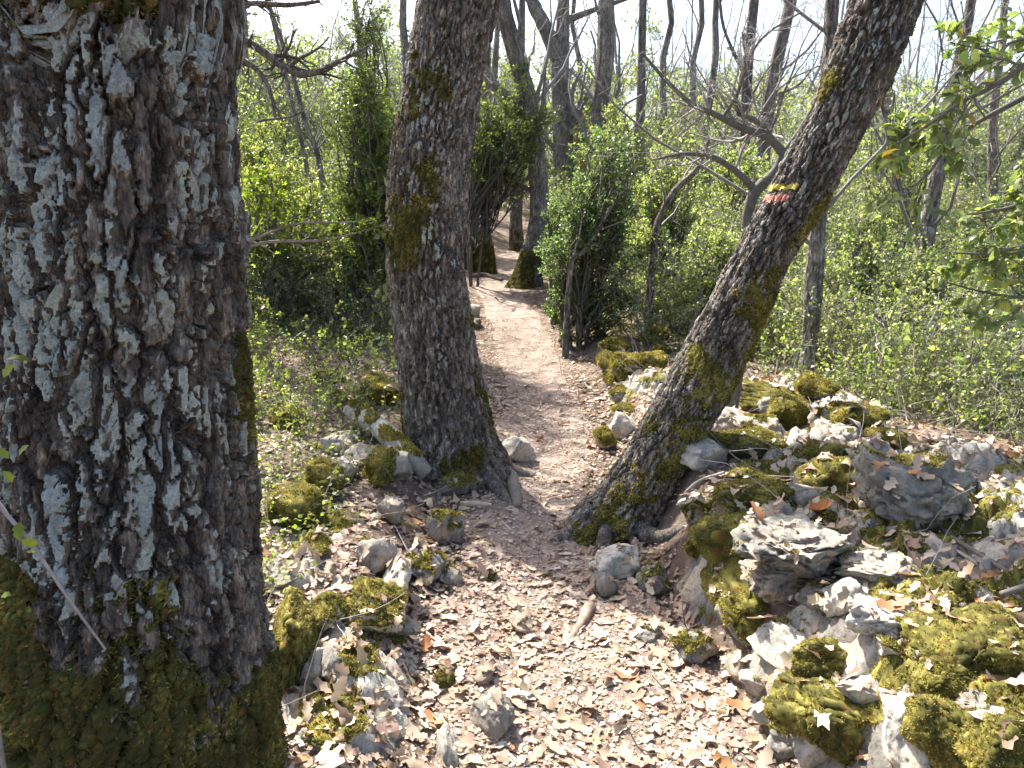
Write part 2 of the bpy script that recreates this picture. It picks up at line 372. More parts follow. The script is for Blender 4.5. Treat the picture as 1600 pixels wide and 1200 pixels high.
# ------------------------------------------------------------------ the three near oaks
def spots(theta, z, P, sp, seed, amp=.8, freq=5):
    m = np.zeros_like(z)
    for th, zc, dt, dz, st in sp:
        q = ((theta - math.radians(th)) / math.radians(dt)) ** 2 + ((z - zc) / dz) ** 2
        m = np.maximum(m, st * np.exp(-q * .7))
    return np.where(m > .03, m + amp * fbm(P * freq, 4, seed) * np.minimum(1, m * 3), 0)
def oak_trunk(root, pts, nu, step, ztop, cw, ch, deep, moss_sp, lich_sp, mat, seed, flare=.3, flare_h=.22, lobes=5, moss_d=90000, cap=60000, mossb=.5, lich_col=(.285, .315, .285), ridge=1.0):
    rng = np.random.default_rng(seed)
    fine, q = spline(pts, 400); L = q[-1]
    zi = np.argmax(fine[:, 2] > ztop) if fine[-1, 2] > ztop else 399
    s_vis = q[zi]; n1 = int(s_vis / step)
    sn = np.concatenate([np.linspace(0, s_vis, n1), np.linspace(s_vis, L, max(4, int((L - s_vis) / (step * 20))) + 1)[1:]])
    C, s = spline(pts, sn / L); c, r = C[:, :3], C[:, 3]
    T = unit(np.gradient(c, axis=0)); tc = CAM - c[0]; tc[2] = 0; tc = unit(tc)
    N = unit(tc[None] - T * (T @ tc)[:, None]); B = np.cross(T, N)
    nb = max(4, int(nu * .22)); fr = math.radians(102)   # more of the mesh on the side the path sees
    th = np.concatenate([np.linspace(-np.pi, -fr, nb // 2, endpoint=False), np.linspace(-fr, fr, nu - nb, endpoint=False), np.linspace(fr, np.pi, nb - nb // 2, endpoint=False)])
    TH, S = np.meshgrid(th, s); R0 = r.mean() ; rg = np.repeat(r[:, None], nu, 1)
    cyl = np.stack([np.cos(TH) * R0, np.sin(TH) * R0, S], -1)
    rg = rg * (1 + flare * np.exp(-S / flare_h) * (.7 + .6 * np.cos(lobes * TH + seed) + .3 * np.cos(3 * TH + 2 * seed)))
    rg = rg * (1 + .035 * fbm(cyl * 3.0, 3, seed + 9))
    nc = max(6, int(round(2 * np.pi * R0 / cw)))
    w1 = fbm(cyl * np.array([9, 9, 5]), 3, seed + 1); w2 = fbm(cyl * np.array([14, 14, 6]), 3, seed + 2); w3 = fbm(cyl * 55, 3, seed + 33)
    cu = (TH + np.pi) / (2 * np.pi)
    w4 = fbm(cyl * 130, 2, seed + 34)
    u = cu * nc + .75 * w1 + .34 * w3 + .16 * w4; v = S / (ch * 1.9) + .8 * w2 + .16 * w3 + .08 * w4
    f1, f2, cid = voro(u, v, nc, seed)                       # long plates between deep furrows
    gap = .075 + .09 * vnoise(cyl * 9, seed + 70)
    e = sstep(0, .10, f2 - f1 - gap)
    n2 = int(nc * 1.25); u2 = cu * n2 + .7 * w1 + .30 * w3; v2 = S / (ch * .62) + .8 * w2 + .2 * w3
    g1, g2, cid2 = voro(u2, v2, n2, seed + 50); e2 = sstep(.0, .09, g2 - g1 - .02)   # cross cracks
    n3 = int(nc * 2.6); h1, h2, cid3 = voro(cu * n3 + .8 * w1 + .5 * w3, S / (ch * .33) + w2 + .3 * w3, n3, seed + 90)   # flakes
    fine_n = fbm(cyl * np.array([120, 120, 42]), 3, seed + 4)
    h = deep * (e * (.62 + .38 * cid) * (.72 + .28 * e2) + (.20 * (cid2 - .5) + .12 * (cid3 - .5)) * e + .13 * fine_n * (.35 + .65 * e) * ridge)
    rr = rg + h - deep * .6
    n = np.cos(TH)[..., None] * N[:, None] + np.sin(TH)[..., None] * B[:, None]
    P = c[:, None] + rr[..., None] * n
    V = P.reshape(-1, 3); ns = len(s)
    a = np.arange(ns - 1)[:, None] * nu; b = np.arange(nu)[None]; b2 = (b + 1) % nu
    F = np.stack([a + b, a + b2, a + nu + b2, a + nu + b], -1).reshape(-1, 4)
    tone = (.55 + .55 * cid2 + .45 * cid3 + .25 * fbm(cyl * 7, 2, seed + 15))[..., None] * np.array([1.03, 1.0, .96]) ** (cid3[..., None] * 4 - 2)
    trunk = obj('trunk', V, F, mat, root, tone.reshape(-1, 3))
    moss = sstep(.34, .62, spots(TH, P[..., 2], P, moss_sp, seed + 5) - .16 * (e - .5) + .22 * fbm(cyl * 38, 3, seed + 61)).ravel() if moss_sp else np.zeros(len(V))
    if moss_sp: moss_part(V, F, moss, root, rng, moss_d, .011, .0034, .006, mossb, cap)
    if lich_sp:
        lm = spots(TH, P[..., 2], P, lich_sp, seed + 6, .6, 9) + .20 * (cid - .5) + .38 * (cid2 - .5) + .30 * (cid3 - .5)
        lm = lm + .30 * fbm(cyl * 34, 4, seed + 60, .7) - .5 * (1 - e2) - .3 * (1 - sstep(0, .1, h2 - h1))
        lm = (sstep(.40, .50, lm) * sstep(.75, .98, e)).ravel() * (1 - moss)
        sel = (lm[F].max(1) > .3) & (e.ravel()[F].min(1) > .55) & (np.ptp(h.ravel()[F], axis=1) < deep * .32)
        if sel.sum() > 10:
            used, inv = np.unique(F[sel], return_inverse=True); inv = inv.reshape(-1, 4); Q = V[used]; k = lm[used]
            nn = n.reshape(-1, 3)[used]; off = np.clip((k - .5) * 3, -1, 1) * .0014 + np.where(k > .55, .0013 * vnoise(Q * 170, 3), 0)
            base = np.asarray(lich_col); cc = base * (1 + .45 * fbm(Q * 24, 3, 8) + .25 * vnoise(Q * 120, 9))[:, None] + np.array([.035, .02, -.03]) * vnoise(Q * 14, 12)[:, None]
            obj('lichen', Q + nn * off[:, None], inv, LICHEN, root, cc)['kind'] = 'stuff'
    return dict(V=V, F=F, P=P, TH=TH, c=c, r=r, s=s)
def pxpts(lst, Y):
    out = []
    for q in lst:
        yy = q[3] if len(q) > 3 else Y
        p = at(q[0], q[1], yy); out.append([*p, q[2] * .5 * depth(p) / FPX])
    return np.array(out)
def bare_crown(root, P, R, levels, seed, name='crown', col=(.12, .10, .085), mat=None):
    """bare limbs grown from a trunk centre line, as one part"""
    rng = np.random.default_rng(seed); bag = Bag(); Q = P[None]; RR = R[None]; last = None
    for (n, ratio, ang, K, wig, up, t0, sides, rr, mx) in levels:
        Q, RR = grow(Q, RR, n, ratio, math.radians(ang), K, wig, up, rng, t0, .3, rr, .0016, mx)
        V, F = tubes(Q, RR, sides); bag.add(V, F, twigcol(V, col)); last = Q
    o = bag.build(name, mat or TWIG, root); o['kind'] = 'stuff'; return last
CROWN = [(7, .75, 48, 9, .16, .05, .55, 7, .6, 3.2), (5, .55, 45, 7, .2, .05, .25, 5, .5, 1.8), (6, .5, 45, 6, .25, .02, .15, 3, .5, .9), (4, .5, 45, 4, .3, 0, .1, 3, .6, .4)]

# left oak
YL = 1.66
pl = pxpts([(212, 1330, 470), (214, 1200, 430), (212, 1020, 392), (206, 850, 368), (194, 600, 352), (182, 300, 356), (170, 60, 364), (162, -80, 372)], YL)
top = pl[-1]; pl = np.concatenate([pl, [[top[0] - .06, top[1] + .05, 3.3, .27], [top[0] - .18, top[1] + .1, 4.6, .22], [top[0] - .1, top[1] + .15, 6.2, .14]]])
oakL = thing('oak_tree', 'huge thick oak trunk crusted with blue-grey lichen at the left edge', 'tree')
tL = oak_trunk(oakL, pl, 310, .0056, 2.25, .050, .125, .046,
    [(-20, .36, 62, .30, .92), (25, .22, 50, .22, .9), (-70, .45, 35, .35, .9), (-14, 2.06, 26, .16, .95), (66, 1.18, 13, .22, .75), (60, .35, 25, .25, .8), (-5, .80, 26, .13, .6)],
    [(-15, 1.35, 80, .66, .62), (-50, 1.5, 40, .7, .62), (-10, 1.05, 50, .28, .64), (35, 1.9, 50, .4, .50), (60, 1.3, 45, .4, .48)], BARK, 21,
    flare=.10, flare_h=.25, lobes=4, moss_d=110000, cap=40000, mossb=.22)
bare_crown(oakL, pl[-3:, :3], pl[-3:, 3], CROWN, 5)
# middle oak
YM = 4.42
pm = pxpts([(722, 800, 190), (716, 742, 168), (704, 690, 142), (690, 600, 129), (675, 500, 120), (664, 410, 118), (668, 300, 121), (680, 200, 119), (698, 100, 116), (717, 0, 122), (730, -70, 130)], YM)
tp = pm[-1]; pm = np.concatenate([pm, [[tp[0] + .12, tp[1] + .1, 3.5, .19], [tp[0] + .1, tp[1] + .2, 4.9, .15], [tp[0] + .3, tp[1] + .3, 6.5, .09]]])
oakM = thing('oak_tree', 'bowed oak with a mossy flank standing beside the middle of the path', 'tree')
tM = oak_trunk(oakM, pm, 190, .0090, 2.9, .036, .075, .032,
    [(-38, 1.95, 46, .85, .56), (-30, 1.5, 34, .35, .52), (-10, 2.4, 45, .4, .52), (75, .45, 24, .6, .58), (-75, .4, 18, .5, .5), (20, .15, 60, .12, .5)],
    [(20, 2.1, 70, .6, .44), (20, 1.4, 80, .6, .36), (-30, 2.1, 60, .4, .40), (10, .8, 6, .07, .9)], BARK_MID, 33, flare=.42, flare_h=.16, lobes=5, moss_d=60000, cap=26000, mossb=.30)
bare_crown(oakM, pm[-4:, :3], pm[-4:, 3], CROWN, 6)
# leaning oak
YR = 3.62
pr = pxpts([(930, 905, 165), (956, 838, 138), (986, 795, 118), (1036, 700, 94), (1092, 600, 96), (1143, 500, 90), (1192, 400, 82), (1249, 300, 86), (1303, 200, 86), (1346, 100, 100), (1385, 0, 100), (1412, -70, 96)], YR)
tp = pr[-1]; pr = np.concatenate([pr, [[tp[0] + .28, tp[1] + .05, 3.2, .15], [tp[0] + .4, tp[1] + .2, 4.6, .12], [tp[0] + .3, tp[1] + .4, 6.2, .07]]])
oakR = thing('oak_tree', 'oak leaning hard to the right with two painted trail stripes', 'tree')
tR = oak_trunk(oakR, pr, 210, .0078, 2.75, .034, .085, .032,
    [(-35, .84, 60, .24, .78), (-50, .5, 45, .28, .62), (15, .55, 70, .36, .64), (5, 1.2, 75, .16, .72), (-30, .22, 50, .22, .7), (80, 1.0, 40, .7, .62), (85, 2.15, 32, .25, .7), (-62, 2.12, 22, .10, .7), (55, 1.65, 30, .35, .56)],
    [(-40, 1.9, 70, .7, .30), (0, 2.3, 50, .3, .40)], BARK_MID, 47, flare=.36, flare_h=.15, lobes=4, moss_d=75000, cap=34000, mossb=.66)
bare_crown(oakR, pr[-4:, :3], pr[-4:, 3], CROWN, 8)
def roots(root, t, lst, mat, seed):
    """roots leaving the trunk foot and diving into the soil; lst = (heading, length, radius)"""
    rng = np.random.default_rng(seed); k0 = np.argmin(np.abs(t['c'][:, 2] - float(land(*t['c'][0, :2])))); c0 = t['c'][k0]; r0 = t['r'][k0]
    for (hd, L, r) in lst:
        h = math.radians(hd); d = np.array([math.sin(h), -math.cos(h)]); n = 14; w = np.linspace(0, 1, n); side = np.array([d[1], -d[0]]) * rng.normal(0, .10)
        xy = c0[None, :2] + d * (r0 * .55 + L * w)[:, None] + side * (w ** 2)[:, None]; rr = r * (1 - .75 * w); z = land(xy[:, 0], xy[:, 1]) + (r0 * .55) * np.exp(-w * 5) + rr * .25 - .06 * w ** 2
        V, F = tubes(np.concatenate([xy, z[:, None]], 1)[None], rr[None], 14); ax = np.repeat(np.concatenate([xy, z[:, None]], 1), 14, 0); V = ax + (V - ax) * (1 + .3 * fbm(V * 16, 3, seed))[:, None]
        obj('root', V, F, mat, root, np.full((len(V), 3), .95))
roots(oakM, tM, [(-60, .42, .065), (-10, .40, .055), (45, .5, .07), (95, .45, .065), (170, .4, .07)], BARK_MID, 4)
roots(oakR, tR, [(-75, .38, .06), (-25, .44, .05), (30, .45, .055), (85, .5, .06), (180, .4, .07)], BARK_MID, 5)
# trail paint on the leaning oak
def paint(t, z0, z1, a0, a1, colr, label, seed):
    V, F = t['V'], t['F']; th = np.degrees(t['TH'].ravel()); z = V[:, 2] + .006 * vnoise(V * 60, seed)
    k = np.minimum(np.minimum(z - z0, z1 - z) / .008, np.minimum(th - a0, a1 - th) / 5) + .5 * vnoise(V * 55, seed + 1)
    sel = (k[F].min(1) > 0); used, inv = np.unique(F[sel], return_inverse=True)
    n = vnormals(V, F)[used]
    o = obj('paint_mark', V[used] + n * .0022, inv.reshape(-1, 4), PAINT, oakR, np.repeat(np.array([colr]), len(used), 0)); o['label'] = label
zc = at(1215, 294, YR)[2]
paint(tR, zc - .015, zc + .021, -90, -18, (.60, .51, .11), 'yellow painted trail stripe', 3)
paint(tR, zc - .068, zc - .026, -92, -24, (.58, .24, .17), 'red painted trail stripe', 7)

# the bare forked limb behind the leaning oak
def px_lines(lines, Y, K=14):
    P = []; R = []
    for l in lines:
        q, _ = spline(pxpts(l, Y), K); P.append(q[:, :3]); R.append(q[:, 3])
    return np.array(P), np.array(R)
limb = Bag(); rng = np.random.default_rng(3)
LP, LR = px_lines([
    [(1176, 372, 19), (1168, 342, 19), (1180, 300, 18), (1212, 268, 17), (1224, 240, 16)],
    [(1224, 240, 15), (1200, 214, 12), (1160, 200, 11), (1120, 180, 10), (1078, 160, 8), (1040, 125, 6), (1005, 85, 4)],
    [(1222, 243, 13), (1250, 205, 11), (1276, 160, 9), (1300, 120, 8), (1330, 60, 5)],
    [(1216, 232, 10), (1185, 190, 8), (1150, 172, 6), (1165, 110, 5), (1190, 60, 4), (1250, 20, 3)],
    [(1182, 298, 13), (1150, 268, 10), (1115, 246, 9), (1072, 240, 6), (1020, 250, 3)],
    [(1130, 182, 7), (1150, 150, 5), (1164, 100, 4), (1160, 50, 3)]], 4.15)
V, F = tubes(LP, LR, 8); V = V + .004 * np.stack([fbm(V * 30 + k * 9, 3, k) for k in range(3)], -1); limb.add(V, F, twigcol(V, (.13, .125, .105)))
Q1, R1 = grow(LP[1:], LR[1:], 13, .42, .9, 7, .22, .05, rng, .08, .3, .5, .0016, .6)
V, F = tubes(Q1, R1, 4); limb.add(V, F, twigcol(V, (.26, .24, .22)))
Q2, R2 = grow(Q1, R1, 7, .6, .8, 6, .3, .03, rng, .05, .4, .6, .0014, .35)
V, F = tubes(Q2, R2, 3); limb.add(V, F, twigcol(V, (.30, .28, .26)))
lt = thing('bare_sapling', 'forked leafless grey sapling spreading twigs behind the leaning oak', 'tree')
limb.build('branches', TWIG, lt)['kind'] = 'stuff'
g = LP[0][0]; gz = float(land(g[0], g[1] + .3))
sp_, _ = spline(np.array([[g[0] + .02, g[1] + .3, gz - .1, .04], [g[0] + .05, g[1] + .22, gz + .5, .036], [g[0] + .02, g[1] + .05, g[2] - .1, .033], [*g, .031]]), 24)
V, F = tubes(sp_[None, :, :3], sp_[None, :, 3], 10); V = V + .006 * np.stack([fbm(V * 26 + k * 9, 3, k) for k in range(3)], -1); obj('trunk', V, F, TWIG, lt, twigcol(V, (.12, .115, .10)))

# ------------------------------------------------------------------ stones
ICO = {}
for sd in (3, 4, 5):
    bm = bmesh.new(); bmesh.ops.create_icosphere(bm, subdivisions=sd, radius=1); bm.verts.ensure_lookup_table()
    ICO[sd] = (np.array([v.co for v in bm.verts]), np.array([[v.index for v in f.verts] for f in bm.faces])); bm.free()
TINT = {'w': (.62, .59, .53), 'p': (.47, .435, .38), 'g': (.35, .335, .30), 'd': (.25, .24, .215), 'b': (.37, .31, .25)}
STONES = []
def stone_shape(seed, half, sd, rough, yaw, tilt):
    rng = np.random.default_rng(seed); n, F = ICO[sd]
    p = np.sign(n) * np.abs(n) ** .82; p = p / np.linalg.norm(p, axis=1, keepdims=True) ** .55
    for k in range(15):
        d = unit(rng.normal(size=3)); c = rng.uniform(.52, .84); p = p - np.maximum(p @ d - c, 0)[:, None] * d * .93
    o = rng.uniform(0, 60, 3)
    p = p * 1.06 * (1 + .26 * fbm(n * 1.6 + o, 3, seed) + .13 * rough * fbm(n * 5 + o, 3, seed + 1) + .05 * rough * fbm(n * 14 + o, 3, seed + 2))[:, None]
    pit = fbm(n * 8 + o, 2, seed + 5); p = p * (1 - .11 * rough * sstep(.12, .4, pit))[:, None]
    a = rng.uniform(-.2, .2); ca, sa = math.cos(a), math.sin(a)
    p = p * np.array(half)
    ct, st = math.cos(tilt), math.sin(tilt); p = p @ np.array([[ct, 0, st], [0, 1, 0], [-st, 0, ct]]).T
    cy, sy = math.cos(yaw), math.sin(yaw); p = p @ np.array([[cy, -sy, 0], [sy, cy, 0], [0, 0, 1]]).T
    return p, F
def stone(x0, y0, x1, y1, tint, moss, label, rough=1.0, yaw=0.0, tilt=0.0, mdir=(0, 0, 1), sink=.4, name='stone', stretch=None):
    rough = rough * 1.05 + .1
    seed = int(x0 * 7 + y0 * 13) % 99991; rng = np.random.default_rng(seed)
    cx = (x0 + x1) / 2; Fp = hit(cx, y1 - .06 * (y1 - y0)); t = depth(Fp)
    kb = 1.16 if x0 > 1050 else 1.06; W = (x1 - x0) * kb * t / FPX; Ha = (y1 - y0) * kb * 1.04 * t / FPX
    a = math.atan2(CAMZ - Fp[2], Fp[1]); D = float(np.clip(.55 * Ha / math.sin(a), .5 * W, (2.2 if Ha > 1.12 * W else 1.0) * W))
    H = max((Ha - D * math.sin(a)) / math.cos(a), .3 * Ha) * 1.12
    if stretch: W, D = W * stretch[0], D * stretch[1]
    c = np.array([Fp[0], Fp[1] + D * .45, Fp[2] + H * sink])
    big = max(W, H) / t * FPX
    sd = 5 if big > 105 else 4 if big > 42 else 3
    p, F = stone_shape(seed, (W * .56, D * .6, H * .64), sd, rough, yaw + rng.uniform(-.15, .15), tilt)
    root = obj(name, p, F, ROCK); root.location = c
    k = rng.uniform(.9, 1.1); root.color = (*[q * k for q in TINT[tint]], 1)
    tag(root, label, 'stone'); STONES.append((p + c, F))
    if moss > 0:
        moss = moss * .86 if moss < 1 else moss
        N = vnormals(p, F); q = N @ unit(np.array(mdir, float)) * .75 + .75 * fbm(p * (1.6 / max(W, .05)) * 2.0 + seed % 50, 3, seed) + (moss * 2 - 1.0) * 1.1
        mk = sstep(-.05, .3, q) * sstep(-.75, -.35, (p[:, 2]) / max(H * .64, .01) + .25)
        near = np.clip(2.6 / t, .3, 1.0)
        m = moss_part(p, F, mk, root, rng, 75000 * near, .010 / near ** .4, .0031 / near ** .6, .008, .66, 6500)
    return root
R_ = [
 # x0,y0,x1,y1,tint,moss,label,rough,yaw,tilt,mdir
 (1202, 815, 1352, 926, 'g', .12, 'big pitted grey rock with a curled orange leaf on top', 1.6, .1, .15),
 (1186, 872, 1282, 942, 'b', .10, 'pitted brownish rock wedged under the big pitted grey rock', 1.6, 0, 0),
 (1352, 862, 1470, 942, 'p', .18, 'rounded pale boulder beside the dark gap in the bank', 1.1, 0, .1),
 (1386, 716, 1562, 866, 'd', .12, 'largest dark grey boulder at the right end of the bank', 1.3, .3, .25),
 (1150, 752, 1246, 822, 'p', .62, 'moss topped pale block above the fully mossy hump', 1.1, .1, 0),
 (1240, 756, 1292, 808, 'g', .05, 'smooth grey stone right of the moss topped block', .7, 0, 0),
 (1100, 800, 1190, 888, 'd', 1.0, 'fully mossy hump at the foot of the leaning oak side bank', .8, 0, 0),
 (1080, 842, 1118, 874, 'd', 1.0, 'little round moss ball beside the leaf litter near the leaning oak', .6, 0, 0),
 (1072, 768, 1122, 830, 'p', .52, 'grey capped stone with green moss below next to leaning trunk', .8, 0, 0, (.2, -.8, -.3)),
 (1068, 682, 1148, 736, 'w', .20, 'smooth white boulder right behind the leaning trunk', .5, .2, -.1, (.8, 0, .6)),
 (1124, 672, 1224, 722, 'd', .85, 'long mossy ridge stone right of the smooth white boulder', .9, 0, .1),
 (1160, 648, 1238, 694, 'p', .25, 'grey slab with a green sprout above the mossy ridge stone', 1.2, 0, 0),
 (1114, 642, 1170, 680, 'p', .12, 'pale lumpy stone close behind the leaning trunk above the white boulder', 1.1, 0, 0),
 (1212, 624, 1262, 676, 'g', .95, 'round green moss cushion stone in the middle of the bank top', .6, 0, 0),
 (1190, 626, 1222, 652, 'g', .05, 'small grey stone touching the round moss cushion stone', .9, 0, 0),
 (1140, 596, 1268, 650, 'd', .92, 'wide flat mossy stone at the crest of the bank', .8, 0, 0),
 (1258, 590, 1310, 630, 'd', .85, 'mossy stone under the slim trunk on the bank crest', .8, 0, 0),
 (1276, 642, 1312, 675, 'p', .55, 'small pale stone with moss on its right half', .6, 0, 0, (.9, 0, .5)),
 (1324, 634, 1392, 680, 'd', .9, 'long moss covered stone on the sloping right skyline of the bank', .8, 0, .3),
 (1280, 662, 1352, 700, 'p', .06, 'flat pale slab ringed by moss near the bank top', 1.0, 0, 0),
 (1262, 690, 1314, 740, 'g', 1.0, 'bright yellow-green moss dome in the middle of the bank', .5, 0, 0),
 (1304, 696, 1368, 726, 'd', .95, 'low mossy stone stretching right from the bright moss dome', .7, 0, .1),
 (1376, 672, 1426, 714, 'g', .95, 'rounded moss stone at the right skyline above the dark boulder', .6, 0, 0),
 (1284, 722, 1364, 792, 'g', .88, 'dark green mossy stone with a grey bald patch', .8, 0, 0),
 (1354, 718, 1398, 750, 'g', .95, 'yellowish moss stone left of the dark grey boulder', .6, 0, 0),
 (1280, 788, 1378, 826, 'p', .72, 'flat topped ledge stone with dark moss along its front', .8, 0, 0, (.1, -.9, -.1)),
 (1152, 726, 1246, 764, 'd', .92, 'mossy shelf stone just above the moss topped pale block', .7, 0, 0),
 (1470, 910, 1524, 956, 'd', .95, 'dark moss lump right of the rounded pale boulder', .7, 0, 0),
 (1256, 916, 1314, 964, 'g', .15, 'knobbly grey stone under the brownish rock', 1.5, 0, 0),
 (1298, 918, 1358, 970, 'w', .05, 'white wedge shaped stone below the dark gap', .8, 0, -.4),
 (1346, 944, 1464, 1014, 'w', .12, 'big bright white lumpy rock in the sun', 1.0, 0, .05),
 (1380, 1005, 1446, 1046, 'w', .35, 'white sliver of stone below the bright lumpy rock', .7, 0, .3),
 (1488, 962, 1640, 1092, 'd', 1.0, 'great brown-green moss mound at the right edge', .7, 0, 0),
 (1456, 1038, 1560, 1100, 'd', .97, 'low moss cushion under the great moss mound', .7, 0, 0),
 (1250, 1010, 1380, 1078, 'g', .97, 'broad golden moss cushion beside the white edged slab', .7, 0, .15),
 (1208, 978, 1264, 1066, 'w', .18, 'tilted white slab edge facing the path', .6, .3, .5),
 (1320, 1060, 1410, 1122, 'w', .28, 'white rock half swallowed by moss in the lower bank', .7, .2, .3, (.7, -.5, -.2)),
 (1218, 1056, 1266, 1114, 'w', .10, 'white upright stone below the tilted slab', .9, 0, .2),
 (1192, 1092, 1266, 1150, 'p', .18, 'pale crumbly stone low at the path edge', 1.3, 0, 0),
 (1252, 1076, 1416, 1200, 'd', .95, 'large dark mossy mass at the bottom of the bank', .9, 0, 0),
 (1406, 1096, 1494, 1230, 'w', .10, 'tall smooth white boulder at the bottom edge', .5, 0, -.15),
 (1458, 1098, 1548, 1230, 'g', 1.0, 'mossy boulder leaning on the tall smooth white one', .7, 0, .3),
 (1548, 1120, 1660, 1230, 'g', 1.0, 'yellow-green mossy stone in the bottom right corner', .6, 0, 0),
 (1256, 1140, 1306, 1220, 'w', .15, 'narrow white stone at the bottom edge under dark moss', .7, 0, .3),
 (1218, 1136, 1272, 1192, 'g', .25, 'rough grey stone at the bottom beside the narrow white stone', 1.5, 0, 0),
 (1170, 1052, 1208, 1094, 'p', .10, 'smooth pale oval cobble at the bank foot', .4, 0, .5),
 (1140, 1028, 1172, 1074, 'b', .0, 'pinkish pebble standing upright in the leaves at bank foot', .5, 0, 0),
 (1062, 994, 1114, 1046, 'd', .35, 'dark grey stone sunk in leaves between path and bank', 1.0, 0, 0),
 (1008, 884, 1054, 938, 'd', .28, 'round dark stone on the leaves under the leaning oak', 1.1, 0, 0),
 (1125, 888, 1148, 922, 'p', .0, 'tiny pale stone left of the moss column', .5, 0, 0),
 (1132, 882, 1202, 986, 'd', .92, 'upright moss column of the bank below the mossy hump', .9, 0, 0),
 (998, 980, 1034, 1014, 'g', .1, 'small grey stone half buried at the path border', .9, 0, 0),
 (932, 848, 1008, 910, 'w', .12, 'flat pale stone just below the leaning oak on the path', .7, 0, -.2),
 (922, 884, 958, 938, 'd', .05, 'grey stone tucked under the flat pale stone on the path', .7, .2, .4),
 (1140, 930, 1210, 1010, 'g', .55, 'grey stone with moss under the moss column', 1.1, 0, 0),
 # pile beyond the leaning oak
 (944, 532, 996, 566, 'p', .62, 'pale stone rimmed with moss topping the small far pile', .8, 0, 0),
 (940, 552, 972, 590, 'd', .95, 'yellow mossy stone at the left of the small far pile', .7, 0, 0),
 (962, 552, 1004, 596, 'g', .78, 'mossy grey stone in the middle of the small far pile', .9, 0, 0),
 (996, 552, 1042, 588, 'g', .85, 'slanting mossy slab at the right of the small far pile', .7, 0, -.3),
 (1006, 514, 1044, 540, 'g', 1.0, 'small bright moss dome behind the small far pile', .5, 0, 0),
 (944, 576, 968, 606, 'g', .55, 'small stone under the left end of the far pile', .8, 0, 0),
 (1022, 536, 1046, 554, 'd', .9, 'dark mossy pebble beside the leaning trunk near far pile', .6, 0, 0),
 (950, 604, 990, 632, 'p', .55, 'moss tufted stone at the path edge below the far pile', .9, 0, 0),
 (958, 634, 996, 660, 'p', .5, 'flat stone with moss left of the leaning trunk at path edge', .9, 0, 0),
 (952, 650, 992, 692, 'w', .15, 'white stone against the left side of leaning trunk', .7, 0, 0),
 (930, 674, 960, 706, 'p', .6, 'small mossy stone by the path left of the white one', .8, 0, 0),
 # by the path
 (786, 684, 832, 730, 'w', .12, 'whitish stone beside the root of the bowed oak', .7, 0, .1),
 (728, 478, 752, 500, 'g', .05, 'grey stone at the left border of the far path', .8, 0, 0),
 (730, 496, 748, 516, 'd', .1, 'dark stone below the grey one at the far path border', .8, 0, 0),
 (870, 520, 898, 546, 'g', .05, 'grey stone on the right border of the far path', .9, 0, 0),
 (722, 1070, 814, 1154, 'g', .08, 'long grey stone lying slanted in the leaves at the bottom', .8, -.75, .0, (0, 0, 1), .35, 'stone', (1.0, .6)),
 (676, 1120, 722, 1216, 'g', .05, 'narrow grey slab lying beside the slanted long stone', .7, .1, .0, (0, 0, 1), -.1),
 (680, 1048, 706, 1080, 'd', 1.0, 'little moss tuft stone alone in the leaves', .6, 0, 0),
 (738, 1042, 774, 1078, 'b', .0, 'brown stone above the slanted long grey stone', 1.0, 0, 0),
 (798, 958, 832, 1000, 'b', .0, 'small dark brown stub of stone in mid path', .9, 0, 0),
 # left border
 (554, 828, 628, 900, 'p', .10, 'flat pale rock shelf at the left path border', .9, .2, 0, (0, 0, 1), .3),
 (588, 872, 632, 956, 'w', .10, 'white slab end of the left border', .7, 0, .3),
 (524, 912, 628, 998, 'w', .50, 'white edged rock with moss on its upper side', .9, .1, .1),
 (476, 926, 530, 994, 'w', .55, 'mossy white stone between two border rocks at left', .8, 0, -.1),
 (408, 926, 474, 1090, 'd', 1.0, 'tall moss pillar rock touching the thick left trunk', .8, 0, 0),
 (468, 1016, 506, 1084, 'p', .10, 'smooth greenish oval stone below the moss pillar', .4, 0, .2),
 (494, 1012, 528, 1076, 'g', .0, 'grey root-like stone right of the greenish oval', .8, 0, -.3),
 (638, 858, 692, 926, 'g', .30, 'rounded grey stone alone right of the white slab end', .7, 0, 0),
 (688, 886, 724, 918, 'p', .25, 'small pale stone right of the rounded grey stone', .9, 0, 0),
 (742, 890, 774, 914, 'g', .35, 'small mossy stone at the shaded path border', .9, 0, 0),
 (660, 796, 718, 856, 'p', .40, 'mottled mossy limestone lump below the bowed oak', 1.3, 0, 0),
 (472, 832, 512, 880, 'p', .65, 'mossy stone with a white flank amid the left border', .8, 0, 0),
 (408, 892, 452, 926, 'g', .02, 'flat grey slab beside the thick left trunk', .5, 0, 0),
 (588, 966, 654, 1000, 'g', .05, 'grey flat stone at the foot of the white edged rock', .9, 0, 0),
 (586, 776, 630, 820, 'p', .15, 'pale angular stone in the leaves left of bowed oak', .8, .2, .2),
 (412, 766, 496, 840, 'd', .98, 'big yellow-green moss hummock near the thick left trunk', .7, 0, 0),
 (470, 730, 530, 792, 'd', .95, 'dark moss hummock behind the yellow-green one', .8, 0, 0),
 (564, 692, 614, 768, 'd', .96, 'upright mossy stone under the fallen grey log', .8, 0, 0),
 (538, 698, 584, 738, 'p', .03, 'pale rounded stone left of the upright mossy stone', .6, 0, 0),
 (506, 716, 560, 760, 'p', .03, 'pale curved stone in front of the pale rounded one', .6, 0, -.3),
 (498, 676, 560, 716, 'p', .05, 'flat pale stones slab left of the fallen log', .9, 0, 0),
 (558, 592, 616, 640, 'd', .98, 'dark mossy stone behind the fallen log', .8, 0, 0),
 (510, 612, 540, 634, 'd', 1.0, 'small bright moss stone on the left slope', .6, 0, 0),
